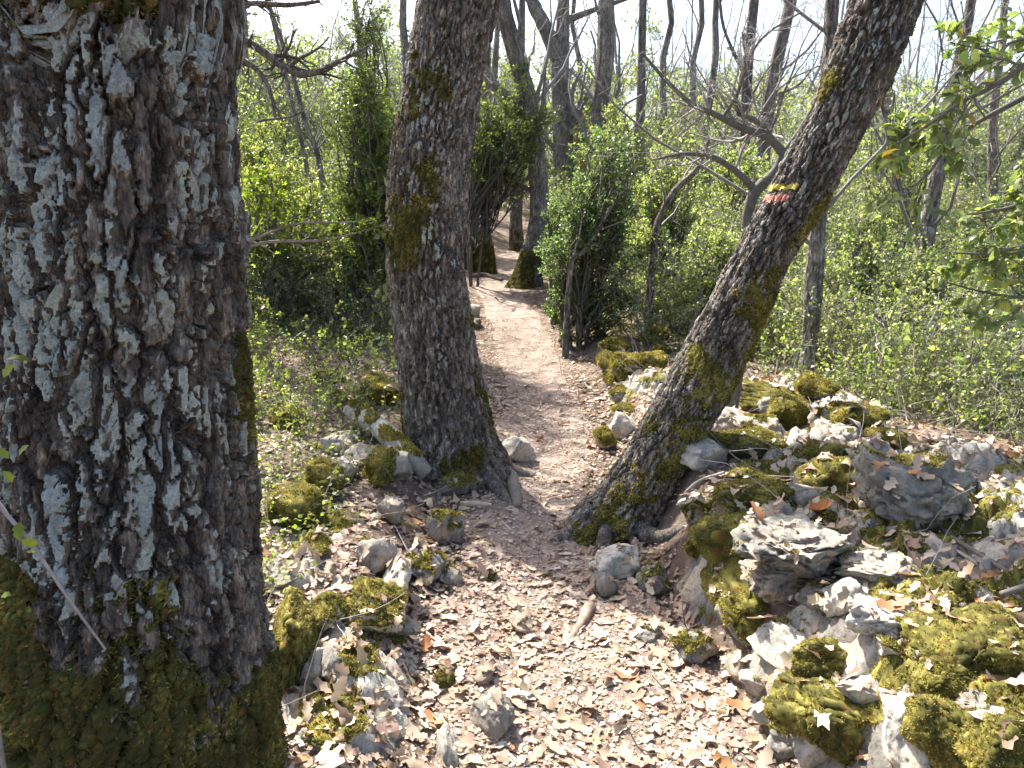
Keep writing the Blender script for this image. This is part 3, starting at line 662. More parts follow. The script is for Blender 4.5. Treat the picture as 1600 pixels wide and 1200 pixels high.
 (488, 578, 532, 602, 'd', .95, 'low moss patch stone higher on the left slope', .7, 0, 0),
 (412, 638, 464, 672, 'd', .9, 'mossy stone on the slope next to thick left trunk', .8, 0, 0),
 (418, 450, 492, 490, 'd', .85, 'large far mossy boulder under the left shrubs', .9, 0, 0),
 (676, 738, 732, 780, 'd', .45, 'dark mossy stone at the very foot of the bowed oak', .9, 0, 0),
 (608, 700, 640, 760, 'g', .2, 'grey stone behind the lower end of the fallen log', .8, 0, 0),
]
for q in R_: stone(*q)

# packed rubble between the larger stones
def rubble_bed(label, u0, u1, y0, y1, cell, amp, present, seed, step=.0125, cap=34000, mcov=-.06):
    rng = np.random.default_rng(seed); us = np.arange(u0, u1, step); yv = np.arange(y0, y1, step * 1.15); Ug, Yg = np.meshgrid(us, yv); Xg = path_x(Yg) + Ug
    p3 = np.stack([Xg, Yg, Xg * 0], -1); wx = fbm(p3 * 9, 3, seed); wy = fbm(p3 * 9 + 40, 3, seed + 1)
    f1, f2, cid = voro(Xg / cell + .55 * wx + 500, Yg / cell + .55 * wy + 500, 100000, seed + 2); g1, g2, cid2 = voro(Xg / cell * 2.3 + .5 * wy + 500, Yg / cell * 2.3 + .5 * wx + 500, 100000, seed + 3)
    big = sstep(0, .22, f2 - f1) * (.25 + .75 * cid) * np.sqrt(np.clip(1.05 - f1 ** 2 * 1.15, 0, 1)); sm = sstep(0, .25, g2 - g1) * (.3 + .7 * cid2)
    here = sstep(-.12, .12, fbm(p3 * 2.1, 3, seed + 4) + present); em = np.minimum(np.minimum(sstep(u0, u0 + .18, Ug), 1 - sstep(u1 - .3, u1, Ug)), np.minimum(sstep(y0, y0 + .1, Yg), 1 - sstep(y1 - .9, y1, Yg)))
    k = here * em; Z = land(Xg, Yg) - .035 + k * (.03 + amp * (big + .35 * sm)) + k * (.012 * fbm(p3 * 18, 3, seed + 5) + .007 * fbm(p3 * 60, 2, seed + 6))
    V = np.stack([Xg + .5 * amp * (cid - .5) * k, Yg, Z], -1).reshape(-1, 3); nx, ny = len(us), len(yv); i = (np.arange(ny - 1)[:, None] * nx + np.arange(nx - 1)[None]).ravel(); F = np.stack([i, i + 1, i + nx + 1, i + nx], -1)
    F = F[(k.ravel()[F].max(1) > .02)]
    tone = (.24 + .32 * cid)[..., None] * np.array([1.0, .95, .86]) * (.8 + .4 * cid2)[..., None]
    o = obj('rubble', V, F, RUBBLE, None, tone.reshape(-1, 3)); tag(o, label, 'rubble', kind='stuff')
    N = vnormals(V, F); mk = sstep(.0, .22, .55 * (N[:, 2] - .6) + fbm(V * 4.0, 3, seed + 7) + .35 * fbm(V * 16, 2, seed + 8) + mcov) * k.ravel()
    moss_part(V, F, mk, o, rng, 70000, .011, .0040, .006, .66, cap, True)
    STONES.append((V, np.concatenate([F[:, :3], F[:, [0, 2, 3]]])))
NST = len(STONES)
rubble_bed('packed stones and rubble of the collapsed dry wall on the right bank', .46, 2.25, 1.25, 6.6, .135, .085, .02, 601)
rubble_bed('half buried stones and rubble along the left path border', -1.35, -.42, 1.7, 5.2, .12, .045, -.16, 602, cap=9000)

# ------------------------------------------------------------------ fallen wood
def wood(name, label, cat, pts, Yoff, mat=TWIG, col=(.3, .28, .25), sides=12, K=22, moss=0, lump=.12, seed=1):
    """a log or stick lying on the ground; pts = (px, py, width px, lift)"""
    P = []
    for (a, b, w, lift) in pts:
        h = hit(a, b); r = w * .5 * depth(h) / FPX; P.append([h[0], h[1], h[2] + r * .6 + lift, r])
    q, _ = spline(np.array(P), K); V, F = tubes(q[None, :, :3], q[None, :, 3], sides)
    ax = np.repeat(q[:, :3], sides, 0); V = ax + (V - ax) * (1 + lump * fbm(V * 14, 3, seed) + .5 * lump * fbm(V * 40, 2, seed))[:, None]
    nV = len(V); V = np.concatenate([V, q[:1, :3], q[-1:, :3]])
    caps = np.array([[(k + 1) % sides, k, nV, nV] for k in range(sides)] + [[nV - sides + k, nV - sides + (k + 1) % sides, nV + 1, nV + 1] for k in range(sides)])
    F3 = np.concatenate([F[:, :3], F[:, [0, 2, 3]], caps[:, :3]])
    o = obj(name, V, F3, mat, None, twigcol(V, col)); tag(o, label, cat)
    if moss:
        N = vnormals(V, F3); mk = sstep(.1, .4, N[:, 2] * .6 + .8 * fbm(V * 9, 3, seed) + moss - .5)
        moss_part(V, F3, mk, o, np.random.default_rng(seed), 50000, .012, .004, .006, .55, 5000)
    return o
wood('fallen_log', 'grey barkless log lying against the foot of the bowed oak', 'log', [(553, 668, 31, .08), (598, 698, 33, .07), (638, 732, 32, .05), (666, 752, 26, .02)], 0, col=(.29, .275, .24), moss=.22, lump=.2, seed=4, sides=18, K=30)
wood('stick', 'short forked brown stick lying in the middle path', 'stick', [(884, 1010, 10, .0), (905, 985, 14, .005), (922, 955, 22, .0)], 0, col=(.34, .25, .19), seed=5)
wood('stick', 'flat pale splinter of wood below the bowed oak', 'stick', [(718, 790, 9, 0), (745, 792, 12, 0), (768, 792, 8, 0)], 0, col=(.42, .33, .25), seed=6)
wood('stick', 'brown root arching out from the bowed oak onto the path', 'root', [(775, 735, 34, 0), (795, 752, 24, .01), (804, 772, 20, .0), (808, 796, 14, -.01)], 0, col=(.2, .17, .14), seed=7, lump=.3).name = 'root'
wood('stick', 'long dark stick slanting across the right bank', 'stick', [(1452, 836, 6, .05), (1500, 868, 7, .04), (1550, 905, 8, .05), (1600, 935, 8, .04)], 0, col=(.13, .12, .105), seed=8)
wood('stick', 'pale thin stick below the long dark one', 'stick', [(1480, 866, 5, .03), (1530, 900, 6, .03), (1590, 950, 6, .03)], 0, col=(.3, .28, .25), seed=9)
wood('stick', 'dark stub of branch poking in at the right edge', 'stick', [(1560, 950, 9, .04), (1620, 938, 14, .05)], 0, col=(.12, .11, .10), seed=10)
wood('stick', 'thin curved twig on the moss at the leaning oak foot', 'twig', [(1060, 790, 4, .03), (1090, 772, 4, .06), (1130, 762, 4, .07)], 0, col=(.3, .27, .24), seed=11)
wood('stick', 'broken stick lying across the far path', 'stick', [(735, 434, 5, .01), (755, 432, 7, .01), (785, 440, 5, .01)], 0, col=(.2, .17, .14), seed=12)
wood('stick', 'small pale twig on the shaded path below the bowed oak', 'twig', [(778, 812, 6, 0), (800, 832, 6, 0)], 0, col=(.4, .33, .27), seed=13)

TV_BOX = leaf_template('box')
def shrub_parts(centers, bases, rng, n_leaf, size, cols, twig_n=6, twig_len=.35, stem_r=.012, twc=(.13, .115, .095), stems_k=7, up=.04, droop=0.0, t0=.45):
    """stems from bases to cluster centres, twigs on them, leaves on the twigs"""
    K = len(centers); w = np.linspace(0, 1, stems_k)[None, :, None]
    mid = (bases + centers) / 2 + rng.normal(0, .12, (K, 3)) * np.linalg.norm(centers - bases, axis=1, keepdims=True) + (centers - bases) * np.array([-.15, -.15, .12])
    P = (1 - w) ** 2 * bases[:, None] + 2 * w * (1 - w) * mid[:, None] + w ** 2 * centers[:, None]
    P[:, 1:-1] += rng.normal(0, .015, P[:, 1:-1].shape)
    R = stem_r * rng.uniform(.5, 1.3, (K, 1)) * np.linspace(1, .3, stems_k)[None]
    st = Bag(); V, F = tubes(P, R, 3); st.add(V, F, twigcol(V, twc))
    Q, RQ = grow(P, R, twig_n, .4, .9, 5, .25, up, rng, t0, .4, .6, .0018, twig_len); V, F = tubes(Q, RQ, 3); st.add(V, F, twigcol(V, np.asarray(twc) * 1.5))
    lf = Bag(); p, t = along(Q, n_leaf, rng); p = p + rng.normal(0, .018, p.shape)
    d = unit(t + rng.normal(0, .9, p.shape) + np.array([0, 0, -droop])); put_leaves(lf, p, d, rng.normal(0, .7, p.shape) + np.array([0, 0, .8]), size * rng.uniform(.6, 1.35, n_leaf), cmix(cols, n_leaf, rng, .3), *TV_BOX)
    return st, lf

# ------------------------------------------------------------------ trees further back
def ivy_on(label, c, r, s0, s1, n, seed, size=.05):
    rng = np.random.default_rng(seed); t = rng.uniform(s0, s1, n) * (len(c) - 1); k = np.minimum(t.astype(int), len(c) - 2); w = (t - k)[:, None]
    p = c[k] * (1 - w) + c[k + 1] * w; a = rng.uniform(0, 2 * np.pi, n); d = np.stack([np.cos(a), np.sin(a), np.zeros(n)], -1)
    p = p + d * (r[k] * (1.0 + .9 * rng.random(n) ** 2) + .02)[:, None]
    bag = Bag(); tv, tf = strip_leaf([(0, .05), (.3, .42), (.55, .3), (1, .02)], .1, -.1)
    put_leaves(bag, p, d * .5 + np.array([0, 0, -.9]) + rng.normal(0, .5, (n, 3)), d + rng.normal(0, .4, (n, 3)), size * rng.uniform(.6, 1.2, n), cmix([((.07, .10, .02), 4), ((.14, .17, .03), 3), ((.20, .23, .04), 1)], n, rng), tv, tf)
    o = bag.build('ivy', LEAF); return tag(o, label, 'ivy')
SPARSE = [(9, .5, 50, 7, .17, .06, .3, 4, .28, 2.2), (7, .5, 45, 5, .22, .05, .2, 3, .42, 1.2), (4, .5, 45, 4, .28, .02, .1, 3, .55, .6)]
def far_tree(label, pts, Y, seed, up=6.5, drift=(.1, .2), forks=(), crown=SPARSE, moss=None, lich=None, group=None, mat=None, nu=40, step=.05, name='bare_tree', cw=.035):
    P = pxpts([(q[0], q[1], q[2] * .78) for q in pts], Y); b = P[0].copy()
    gz = float(land(b[0], b[1]))
    if b[2] > gz + .05:
        P = np.concatenate([[[b[0] - (P[1][0] - b[0]) * .5, b[1], gz - .12, b[3] * 1.25]], P])
    else: P[0][2] = gz - .1
    t = P[-1]; m = up - t[2]
    if m > .5: P = np.concatenate([P, [[t[0] + drift[0] * .5, t[1] + drift[1] * .5, t[2] + m * .5, t[3] * .75], [t[0] + drift[0], t[1] + drift[1], up, t[3] * .4]]])
    root = thing(name, label, 'tree', group=group)
    T = oak_trunk(root, P, nu, step, 3.6, cw, .12, min(.02, P[0][3] * .15), moss or [], lich or [], mat or BARK_FAR, seed, flare=.2, flare_h=.15, lobes=4, moss_d=9000, cap=6000, mossb=.35)
    for f in forks:
        q, _ = spline(pxpts(f, Y), 14); V, F = tubes(q[None, :, :3], q[None, :, 3], 10); ax = np.repeat(q[:, :3], 10, 0)
        V = ax + (V - ax) * (1 + .18 * fbm(V * 12, 3, seed))[:, None]
        obj('limb', V, F, mat or BARK_FAR, root, np.ones((len(V), 3)))
    if crown:
        k = np.linspace(0, len(T['c']) - 1, 12).astype(int); bare_crown(root, T['c'][k], T['r'][k], crown, seed + 1, 'branches', (.2, .185, .17))
    return root, T
yA = hit(822, 447)[1]
far_tree('twisted tree with a broad mossy foot where the far path bends', [(820, 447, 70), (828, 415, 52), (840, 360, 40), (843, 310, 37), (838, 250, 36), (829, 180, 37), (813, 110, 34), (796, 50, 32), (783, -10, 30)], yA, 101,
    moss=[(-30, .75, 120, .35, 1.0), (40, .65, 60, .25, .8)], forks=[[(846, 190, 12), (850, 150, 8), (852, 110, 4)], [(838, 195, 16), (815, 170, 14), (795, 150, 12), (770, 130, 8)]], nu=64, step=.02)
yB = hit(808, 392)[1]
far_tree('dark upright trunk just behind the far path bend', [(808, 392, 32), (806, 350, 26), (808, 300, 24), (812, 240, 22), (810, 170, 20)], yB, 102, moss=[(0, 1.1, 120, .3, .7)])
far_tree('short thick mossy trunk left of the far path', [(760, 425, 44), (756, 390, 40), (750, 350, 32), (752, 300, 24), (758, 220, 18)], hit(760, 425)[1], 103, moss=[(0, .9, 120, .45, 1.1), (60, 1.5, 60, .5, .6)])
for k, (x, w, y0, lab) in enumerate([(736, 17, 424, 'thickest of the slim dark stems left of the far path'), (746, 12, 420, 'slim dark stem touching the short mossy trunk left of the far path'), (727, 10, 426, 'slim dark stem almost hidden by the right edge of the bowed oak')]):
    far_tree(lab, [(x, y0, w), (x - 3, 360, w * .8), (x + 4, 280, w * .7), (x + 2, 180, w * .55)], hit(x, y0)[1] + .2 * k, 110 + k, up=4.5, group='slim stems by the far path', nu=20)
_, T5 = far_tree('forked dark oak with two upright limbs above the box bush', [(884, 330, 44), (880, 230, 40), (876, 130, 38), (873, 82, 36), (880, 40, 26), (881, -20, 22)], 15.5, 120,
    forks=[[(874, 90, 32), (860, 60, 25), (845, 30, 22), (824, -14, 18)], [(880, 34, 12), (910, 22, 10), (950, 8, 8), (1000, -10, 6)]])
ivy_on('ivy wrapped round the forked dark oak', T5['c'], T5['r'], .10, .32, 700, 5)
far_tree('thick grey trunk standing between the forked oak and the ivied stem', [(930, 320, 36), (936, 200, 34), (941, 130, 33), (948, 70, 34), (946, -20, 30)], 14.0, 121)
_, T7 = far_tree('thin straight stem clad in ivy against the sky', [(1000, 320, 20), (1000, 220, 18), (1002, 120, 16), (1005, -20, 15)], 16.0, 122)
ivy_on('ivy climbing the thin straight stem', T7['c'], T7['r'], .12, .40, 900, 6)
far_tree('slender grey trunk behind the bare sapling, left of its twin', [(1163, 330, 26), (1163, 240, 22), (1166, 150, 19), (1172, 60, 19), (1181, -20, 17)], 13.0, 123, forks=[[(1166, 120, 8), (1150, 90, 6), (1130, 40, 5), (1124, -10, 4)]])
far_tree('slanting grey trunk behind the bare sapling, right of its twin', [(1182, 330, 34), (1192, 240, 29), (1203, 150, 25), (1222, 60, 23), (1240, -20, 21)], 13.6, 124)
_, T10 = far_tree('grey trunk rising behind the leaning oak from the bank crest', [(1256, 600, 34), (1262, 560, 30), (1268, 500, 31), (1273, 430, 34), (1277, 350, 31), (1290, 200, 28), (1299, 60, 27), (1302, -20, 25)], hit(1256, 598)[1], 125, lich=[(0, .5, 80, .3, .8), (0, 1.4, 90, .8, .4)], nu=56, step=.02)
slim, Tslim = far_tree('slim leaning stem of the pair seen against the sky at left', [(500, 260, 11), (480, 200, 10), (458, 120, 9), (436, 50, 9), (414, -20, 8)], 10.5, 126, nu=20)
far_tree('thinner stem of the pair seen against the sky at left', [(482, 280, 9), (466, 200, 8), (444, 110, 7), (430, 50, 6), (416, -20, 5)], 11.2, 127, nu=20)
far_tree('lichen grey trunk tilting left in the shrubs at far right', [(1520, 590, 20), (1494, 500, 20), (1462, 420, 19), (1436, 360, 15), (1400, 270, 11)], 6.4, 128, up=3.0, drift=(-.3, .1), lich=[(0, 1, 120, 1.2, .9)], nu=28, crown=[(7, .4, 50, 6, .2, .1, .4, 4, .5, .9), (5, .5, 45, 5, .25, .05, .2, 3, .5, .5)])
far_tree('knobbly grey trunk in the top right corner behind oak leaves', [(1452, 340, 30), (1470, 250, 26), (1484, 160, 24), (1504, 70, 20), (1520, -20, 17)], 7.6, 129, lich=[(0, 2, 120, 1.2, .6)], nu=36)
for k, (x, w, Y, dx, lab) in enumerate([(1040, 14, 19, 4, 'thin pale trunk just right of the ivied stem'), (1085, 12, 20, 10, 'thin trunk with ivy halfway between two grey trunks'), (1112, 14, 17, 8, 'thin greenish trunk left of the slender twin trunks'), (905, 10, 21, -6, 'faint far stem between the forked oak and thick grey trunk'), (1395, 16, 15, 22, 'grey far trunk right of the leaning oak top'), (1560, 15, 13, 10, 'far trunk nearest the right edge of the picture'), (560, 12, 17, -8, 'far stem behind the pointed juniper'), (385, 12, 16, -6, 'far stem close beside the thick left trunk'), (640, 16, 15, -10, 'far stem just left of the bowed oak'), (770, 12, 18, 14, 'far stem in the gap right of the bowed oak')]):
    _, T_ = far_tree(lab, [(x - dx, 320, w * 1.3), (x - dx * .5 + 5 * math.sin(k * 2.3), 200, w * 1.1), (x - 6 * math.sin(k * 1.7 + 1), 100, w), (x + dx + 6 * math.cos(k), 30, w * .85), (x + dx, -20, w * .8)], Y, 140 + k, nu=18, step=.06)
    if k == 1: ivy_on('loose ivy on the thin trunk halfway between grey trunks', T_['c'], T_['r'], .18, .5, 600, 9)
# tree hidden behind the thick left oak: only its limbs show
hid, Th = far_tree('oak behind the thick left trunk reaching long limbs into the sky gap', [(270, 420, 60), (276, 250, 56), (285, 100, 50), (290, -20, 44)], 7.4, 160, forks=[
    [(285, 20, 26), (330, 42, 15), (372, 58, 13), (410, 80, 12), (445, 106, 12), (474, 118, 11), (500, 110, 9), (530, 96, 7), (580, 70, 4)],
    [(288, 60, 26), (345, 40, 11), (372, 12, 9), (395, 5, 8), (450, 8, 7), (500, 2, 5)],
    [(290, 80, 20), (350, 85, 9), (390, 100, 8), (414, 124, 7), (424, 150, 6), (430, 186, 4)],
    [(430, 186, 4), (410, 188, 4), (400, 192, 2)], [(430, 186, 4), (455, 182, 3), (480, 170, 2)]], crown=None)
rng = np.random.default_rng(77); hb = Bag()
HP, HR = px_lines([[(330, 42, 24), (372, 58, 22), (410, 80, 20), (445, 106, 18), (500, 110, 14), (580, 70, 5)], [(345, 40, 11), (372, 12, 9), (450, 8, 7), (500, 2, 5)], [(350, 85, 9), (390, 100, 8), (424, 150, 6), (430, 186, 4)]], 7.4)
Q1, R1 = grow(HP, HR, 14, .32, .9, 7, .2, .05, rng, .05, .3, .4, .0025, .9); V, F = tubes(Q1, R1, 4); hb.add(V, F, twigcol(V))
Q2, R2 = grow(Q1, R1, 6, .55, .8, 5, .28, .02, rng, .1, .4, .6, .002, .5); V, F = tubes(Q2, R2, 3); hb.add(V, F, twigcol(V))
c = unit(rng.normal(size=(70, 3))) * rng.random((70, 1)) ** .5 * np.array([1.4, .9, .6]) + np.array([-2.1, 6.5, 4.7]); c = c[fbm(c * 1.7, 2, 16) > -.15]  # crown and dry leaves added above the view to throw shade across the path
kk = np.argmin(np.abs(Th['c'][:, 2] - 3.6)); st_, lf_ = shrub_parts(c, np.repeat(Th['c'][kk][None], len(c), 0), rng, 2600, .05, [((.42, .30, .19), 3), ((.34, .23, .14), 2)], twig_n=6, twig_len=.5, t0=.6, stem_r=.02)
st_.build('crown', TWIG, hid)['kind'] = 'stuff'; lf_.build('foliage', LITTER, hid, smooth=False)
hb.build('branches', TWIG, hid)['kind'] = 'stuff'
far_tree('dark slanting stem rising to the right among mid shrubs', [(1022, 380, 15), (1036, 330, 14), (1056, 296, 12), (1078, 276, 12), (1098, 250, 8), (1108, 215, 5)], 7.6, 170, mat=BARK, up=0, nu=16, name='sapling', crown=[(8, .4, 50, 6, .2, .08, .4, 3, .5, .8), (5, .5, 45, 5, .25, .05, .2, 3, .5, .5)])
far_tree('dark crooked stem slanting through the box bush', [(892, 415, 11), (908, 398, 10), (930, 366, 9), (948, 335, 7), (966, 305, 4)], 7.3, 171, mat=BARK, up=0, nu=16, name='sapling', crown=[(6, .4, 50, 6, .2, .08, .4, 3, .5, .5)])
far_tree('thin dark curved sapling in the right hand shrubs', [(1408, 640, 8), (1402, 600, 8), (1394, 580, 7), (1390, 530, 6), (1374, 495, 5), (1355, 480, 3)], 5.4, 172, up=0, nu=12, name='sapling', crown=[(6, .5, 55, 6, .25, .0, .3, 3, .5, .5)])

# ------------------------------------------------------------------ shrubs
def shrub(label, x0, y0, x1, y1, Y, n_leaf, size, cols, seed, name='shrub', cat='shrub', clusters=70, D=None, cone=0.0, base_px=None, n_stem=5, hollow=.15, twc=(.12, .105, .085), stem_r=.016, low=.08):
    rng = np.random.default_rng(seed); a = at((x0 + x1) / 2, y0, Y); l = at(x0, (y0 + y1) / 2, Y); r = at(x1, (y0 + y1) / 2, Y)
    bx = at(base_px, y1, Y)[0] if base_px else a[0]; gz = float(land(bx, Y)); W = r[0] - l[0]; H = a[2] - gz; D = D or W * .8
    c = rng.normal(size=(clusters * 4, 3)); c = unit(c) * (rng.random((clusters * 4, 1)) ** .4); z = (c[:, 2] + 1) / 2
    f = 1 - cone * z; P = np.stack([a[0] + c[:, 0] * W / 2 * f, Y + c[:, 1] * D / 2 * f, gz + H * (low + (1 - low) * z)], -1)
    keep = fbm(P * 2.6, 2, seed) > -hollow - .1; P = P[keep][:clusters]
    ang = rng.uniform(0, 6.28, len(P)); bs = rng.integers(0, n_stem, len(P)); ba = bs * 6.28 / n_stem
    sp_x = W * .16; zf = rng.uniform(.30, .62, len(P)); bases = np.stack([bx + np.cos(ba) * sp_x * zf * 2 + (P[:, 0] - bx) * .35 * zf, Y + np.sin(ba) * sp_x * zf * 2 + (P[:, 1] - Y) * .35 * zf, gz + (P[:, 2] - gz) * zf], -1)
    st, lf = shrub_parts(P, bases, rng, n_leaf, size, cols, twc=twc, stem_r=stem_r, twig_n=4)
    # main stems
    ms = []
    for k in range(n_stem):
        a2 = k * 6.28 / n_stem; tgt = P[rng.integers(0, len(P))]
        ms.append(spline(np.array([[bx + math.cos(a2) * .06, Y + math.sin(a2) * .06, gz - .08, .022], [bx + math.cos(a2) * W * .14 + rng.normal(0, .05), Y + math.sin(a2) * W * .14, gz + H * .28, .018], [*(tgt * .6 + np.array([bx, Y, gz + H * .5]) * .4), .012], [*tgt, .005]]), 10)[0])
    ms = np.array(ms); V, F = tubes(ms[..., :3], ms[..., 3], 6); st.add(V, F, twigcol(V, twc))
    root = thing(name, label, cat); st.build('stems', TWIG, root); lf.build('foliage', LEAF, root, smooth=False); return root
SH = [
 ('dense dark box bush right of the far path with bluish leaves', 842, 175, 1018, 520, 7.6, 20000, .027, DARK_COL, dict(base_px=905, clusters=190, low=-.12, hollow=.0, cone=.25, n_stem=4)),
 ('tall sunlit box tree left of the bowed oak', 478, 95, 662, 440, 7.4, 25000, .029, BOX_COL, dict(name='box_tree', clusters=190, cone=.3)),
 ('pointed juniper top standing out against the sky', 545, -15, 600, 330, 8.4, 7000, .026, BOX_COL, dict(name='juniper', cone=.6, clusters=90, low=.45, n_stem=2)),
 ('shadowy evergreen shrub arching over the far path', 708, 105, 868, 345, 11.6, 15000, .033, BOX_COL, dict(low=.42, clusters=140, n_stem=3, base_px=738)),
 ('scraggly olive shrub beside the thick left trunk', 350, 225, 500, 440, 8.0, 7000, .026, MIX_COL, dict(clusters=80)),
 ('bright lime green bush with fresh leaves beside the thick left trunk', 352, 250, 480, 440, 7.2, 2600, .036, BRIGHT_COL, dict(clusters=34)),
 ('rounded olive shrub between the box bush and the slanting stem', 985, 215, 1110, 520, 8.2, 10000, .027, OLIVE_COL, dict(clusters=90)),
 ('low pale shrub left of the leaning trunk', 1060, 330, 1190, 560, 7.0, 8000, .025, OLIVE_COL, dict(clusters=80)),
 ('wispy olive shrub right of the grey trunk on the bank', 1290, 330, 1430, 640, 6.2, 8000, .025, OLIVE_COL, dict(clusters=80, twc=(.2, .18, .16))),
 ('broad yellow-green shrub at the right edge below the oak leaves', 1420, 360, 1640, 660, 5.9, 12000, .025, OLIVE_COL, dict(clusters=110, twc=(.2, .18, .16))),
 ('far grey-green shrub below the thick grey trunk', 900, 150, 1010, 330, 13.0, 7000, .036, OLIVE_COL, dict(clusters=70)),
 ('tall hazy shrub filling the gap right of the leaning oak', 1330, 130, 1500, 420, 9.5, 9000, .032, OLIVE_COL, dict(clusters=90)),
 ('grey-green shrub under the sky gap beside the thick left trunk', 345, 170, 480, 330, 9.8, 7000, .03, MIX_COL, dict(clusters=70)),
 ('leafy shrub behind the bare sapling twigs', 1080, 180, 1240, 400, 10.5, 8000, .033, OLIVE_COL, dict(clusters=80)),
 ('small round shrub at the far path right of the mossy foot', 845, 310, 900, 470, 8.8, 4000, .026, DARK_COL, dict(clusters=40)),
]
for k, (lab, x0, y0, x1, y1, Y, n, sz, cols, kw) in enumerate(SH): shrub(lab, x0, y0, x1, y1, Y, int(n * 1.45), sz * 1.12, cols, 300 + k, **kw)

# leafy crown added to the slim leaning stem, unseen, to dapple shade on the path
rng = np.random.default_rng(63); n = 60; c = unit(rng.normal(size=(n, 3))) * rng.random((n, 1)) ** .5 * np.array([1.5, 1.1, .7]) + np.array([-2.5, 9.1, 5.0]); c = c[fbm(c * 1.7, 2, 6) > -.12]
kk = np.argmin(np.abs(Tslim['c'][:, 2] - 4.4)); st, lf = shrub_parts(c, np.repeat(Tslim['c'][kk][None], len(c), 0), rng, 6500, .045, OLIVE_COL, twig_n=6, twig_len=.5, t0=.6)
st.build('shade_branches', TWIG, slim)['kind'] = 'stuff'; lf.build('foliage', LEAF, slim, smooth=False)

# fresh green branch reaching in from behind the thick left oak
fb = thing('hawthorn', 'long arching branches with fresh lime green leaves left of bowed oak', 'shrub'); rng = np.random.default_rng(41)
FP, FR = px_lines([[(300, 420, 9), (352, 398, 7), (420, 378, 6), (500, 376, 4), (570, 360, 3), (620, 340, 2)], [(310, 400, 7), (400, 372, 5), (460, 350, 4), (530, 348, 3), (585, 345, 2)], [(300, 440, 6), (345, 408, 5), (385, 385, 4), (415, 350, 3), (430, 310, 2)]], 4.6)
b_ = Bag(); V, F = tubes(FP, FR, 6); b_.add(V, F, twigcol(V, (.2, .17, .14))); Q1, R1 = grow(FP, FR, 14, .16, .9, 5, .2, .05, rng, .1, .4, .6, .0014, .3); V, F = tubes(Q1, R1, 3); b_.add(V, F, twigcol(V, (.2, .17, .14)))
gx = FP[:, 0].mean(0); q, _ = spline(np.array([[gx[0] - .3, gx[1] + .2, float(land(gx[0] - .3, gx[1] + .2)) - .05, .02], [gx[0] - .2, gx[1] + .1, gx[2] - .3, .016], [*gx, .012]]), 14)
V, F = tubes(q[None, :, :3], q[None, :, 3], 6); b_.add(V, F, twigcol(V, (.2, .17, .14))); b_.build('stems', TWIG, fb)
lb = Bag(); p, t = along(Q1, 850, rng); tv, tf = leaf_template('oak'); put_leaves(lb, p, t + rng.normal(0, .8, p.shape), np.array([0, 0, 1.]) + rng.normal(0, .4, p.shape), .026 * rng.uniform(.6, 1.3, 850), cmix(BRIGHT_COL, 850, rng), tv, tf); lb.build('foliage', LEAF, fb)

# evergreen oak outside the right edge, its leafy branches hanging into view
eo = thing('evergreen_oak', 'evergreen oak branches with leathery leaves hanging in at right edge', 'tree'); rng = np.random.default_rng(52)
BP, BR = px_lines([
    [(1760, 20, 20), (1660, 90, 14), (1600, 118, 10), (1550, 150, 8), (1500, 172, 6), (1450, 205, 4), (1400, 232, 3)],
    [(1760, 60, 18), (1650, 130, 12), (1580, 168, 9), (1520, 200, 7), (1475, 240, 5), (1440, 285, 4), (1400, 300, 2)],
    [(1520, 200, 6), (1480, 205, 5), (1430, 190, 4), (1380, 245, 2)],
    [(1740, 260, 14), (1650, 300, 10), (1600, 318, 8), (1550, 330, 5), (1510, 335, 3)],
    [(1740, 360, 14), (1650, 385, 9), (1590, 392, 7), (1540, 402, 5), (1490, 400, 3)],
    [(1740, 450, 12), (1650, 470, 8), (1590, 480, 6), (1530, 470, 4), (1480, 455, 3)],
    [(1730, -20, 14), (1640, 20, 9), (1580, 40, 6), (1530, 30, 4), (1490, 20, 3)]], 2.75)
BP[:, :, 1] += np.linspace(-.2, .45, 7)[:, None]; BP[:, :, 0] *= 1 + (np.linspace(-.2, .45, 7)[:, None] / 2.75)
b_ = Bag(); V, F = tubes(BP, BR, 7); b_.add(V, F, twigcol(V, (.13, .12, .10)))
Q1, R1 = grow(BP, BR, 9, .36, .8, 6, .2, -.02, rng, .2, .4, .5, .0012, .45); V, F = tubes(Q1, R1, 4); b_.add(V, F, twigcol(V, (.17, .16, .12)))
Q2, R2 = grow(Q1, R1, 3, .5, .8, 5, .2, -.02, rng, .2, .4, .6, .001, .2); V, F = tubes(Q2, R2, 3); b_.add(V, F, twigcol(V, (.17, .16, .12))); b_.build('branches', TWIG, eo)['kind'] = 'stuff'
lb = Bag(); nL = 1250; p, t = along(np.concatenate([Q1[:, :5], Q2]), nL, rng)
ec = cmix([((.14, .175, .08), 5), ((.21, .245, .11), 5), ((.29, .32, .16), 3), ((.38, .37, .07), 1), ((.45, .30, .08), .3)], nL, rng)
put_leaves(lb, p, t + rng.normal(0, .7, p.shape) + np.array([0, 0, -.3]), np.array([0, -.2, 1.]) + rng.normal(0, .55, p.shape), .046 * rng.uniform(.6, 1.25, nL), ec, tv, tf); lb.build('foliage', LEAF, eo)
ex, ey = 2.75, 2.95; q, _ = spline(np.array([[ex, ey, float(land(ex, ey)) - .1, .11], [ex + .05, ey, 1.0, .09], [ex - .05, ey + .05, 2.2, .075], [ex - .1, ey + .1, 3.4, .05], [ex, ey, 4.5, .02]]), 30)
V, F = tubes(q[None, :, :3], q[None, :, 3], 16); ax = np.repeat(q[:, :3], 16, 0); V = ax + (V - ax) * (1 + .12 * fbm(V * 12, 3, 5))[:, None]; obj('trunk', V, F, BARK_FAR, eo, np.ones((len(V), 3)))
jo = Bag()
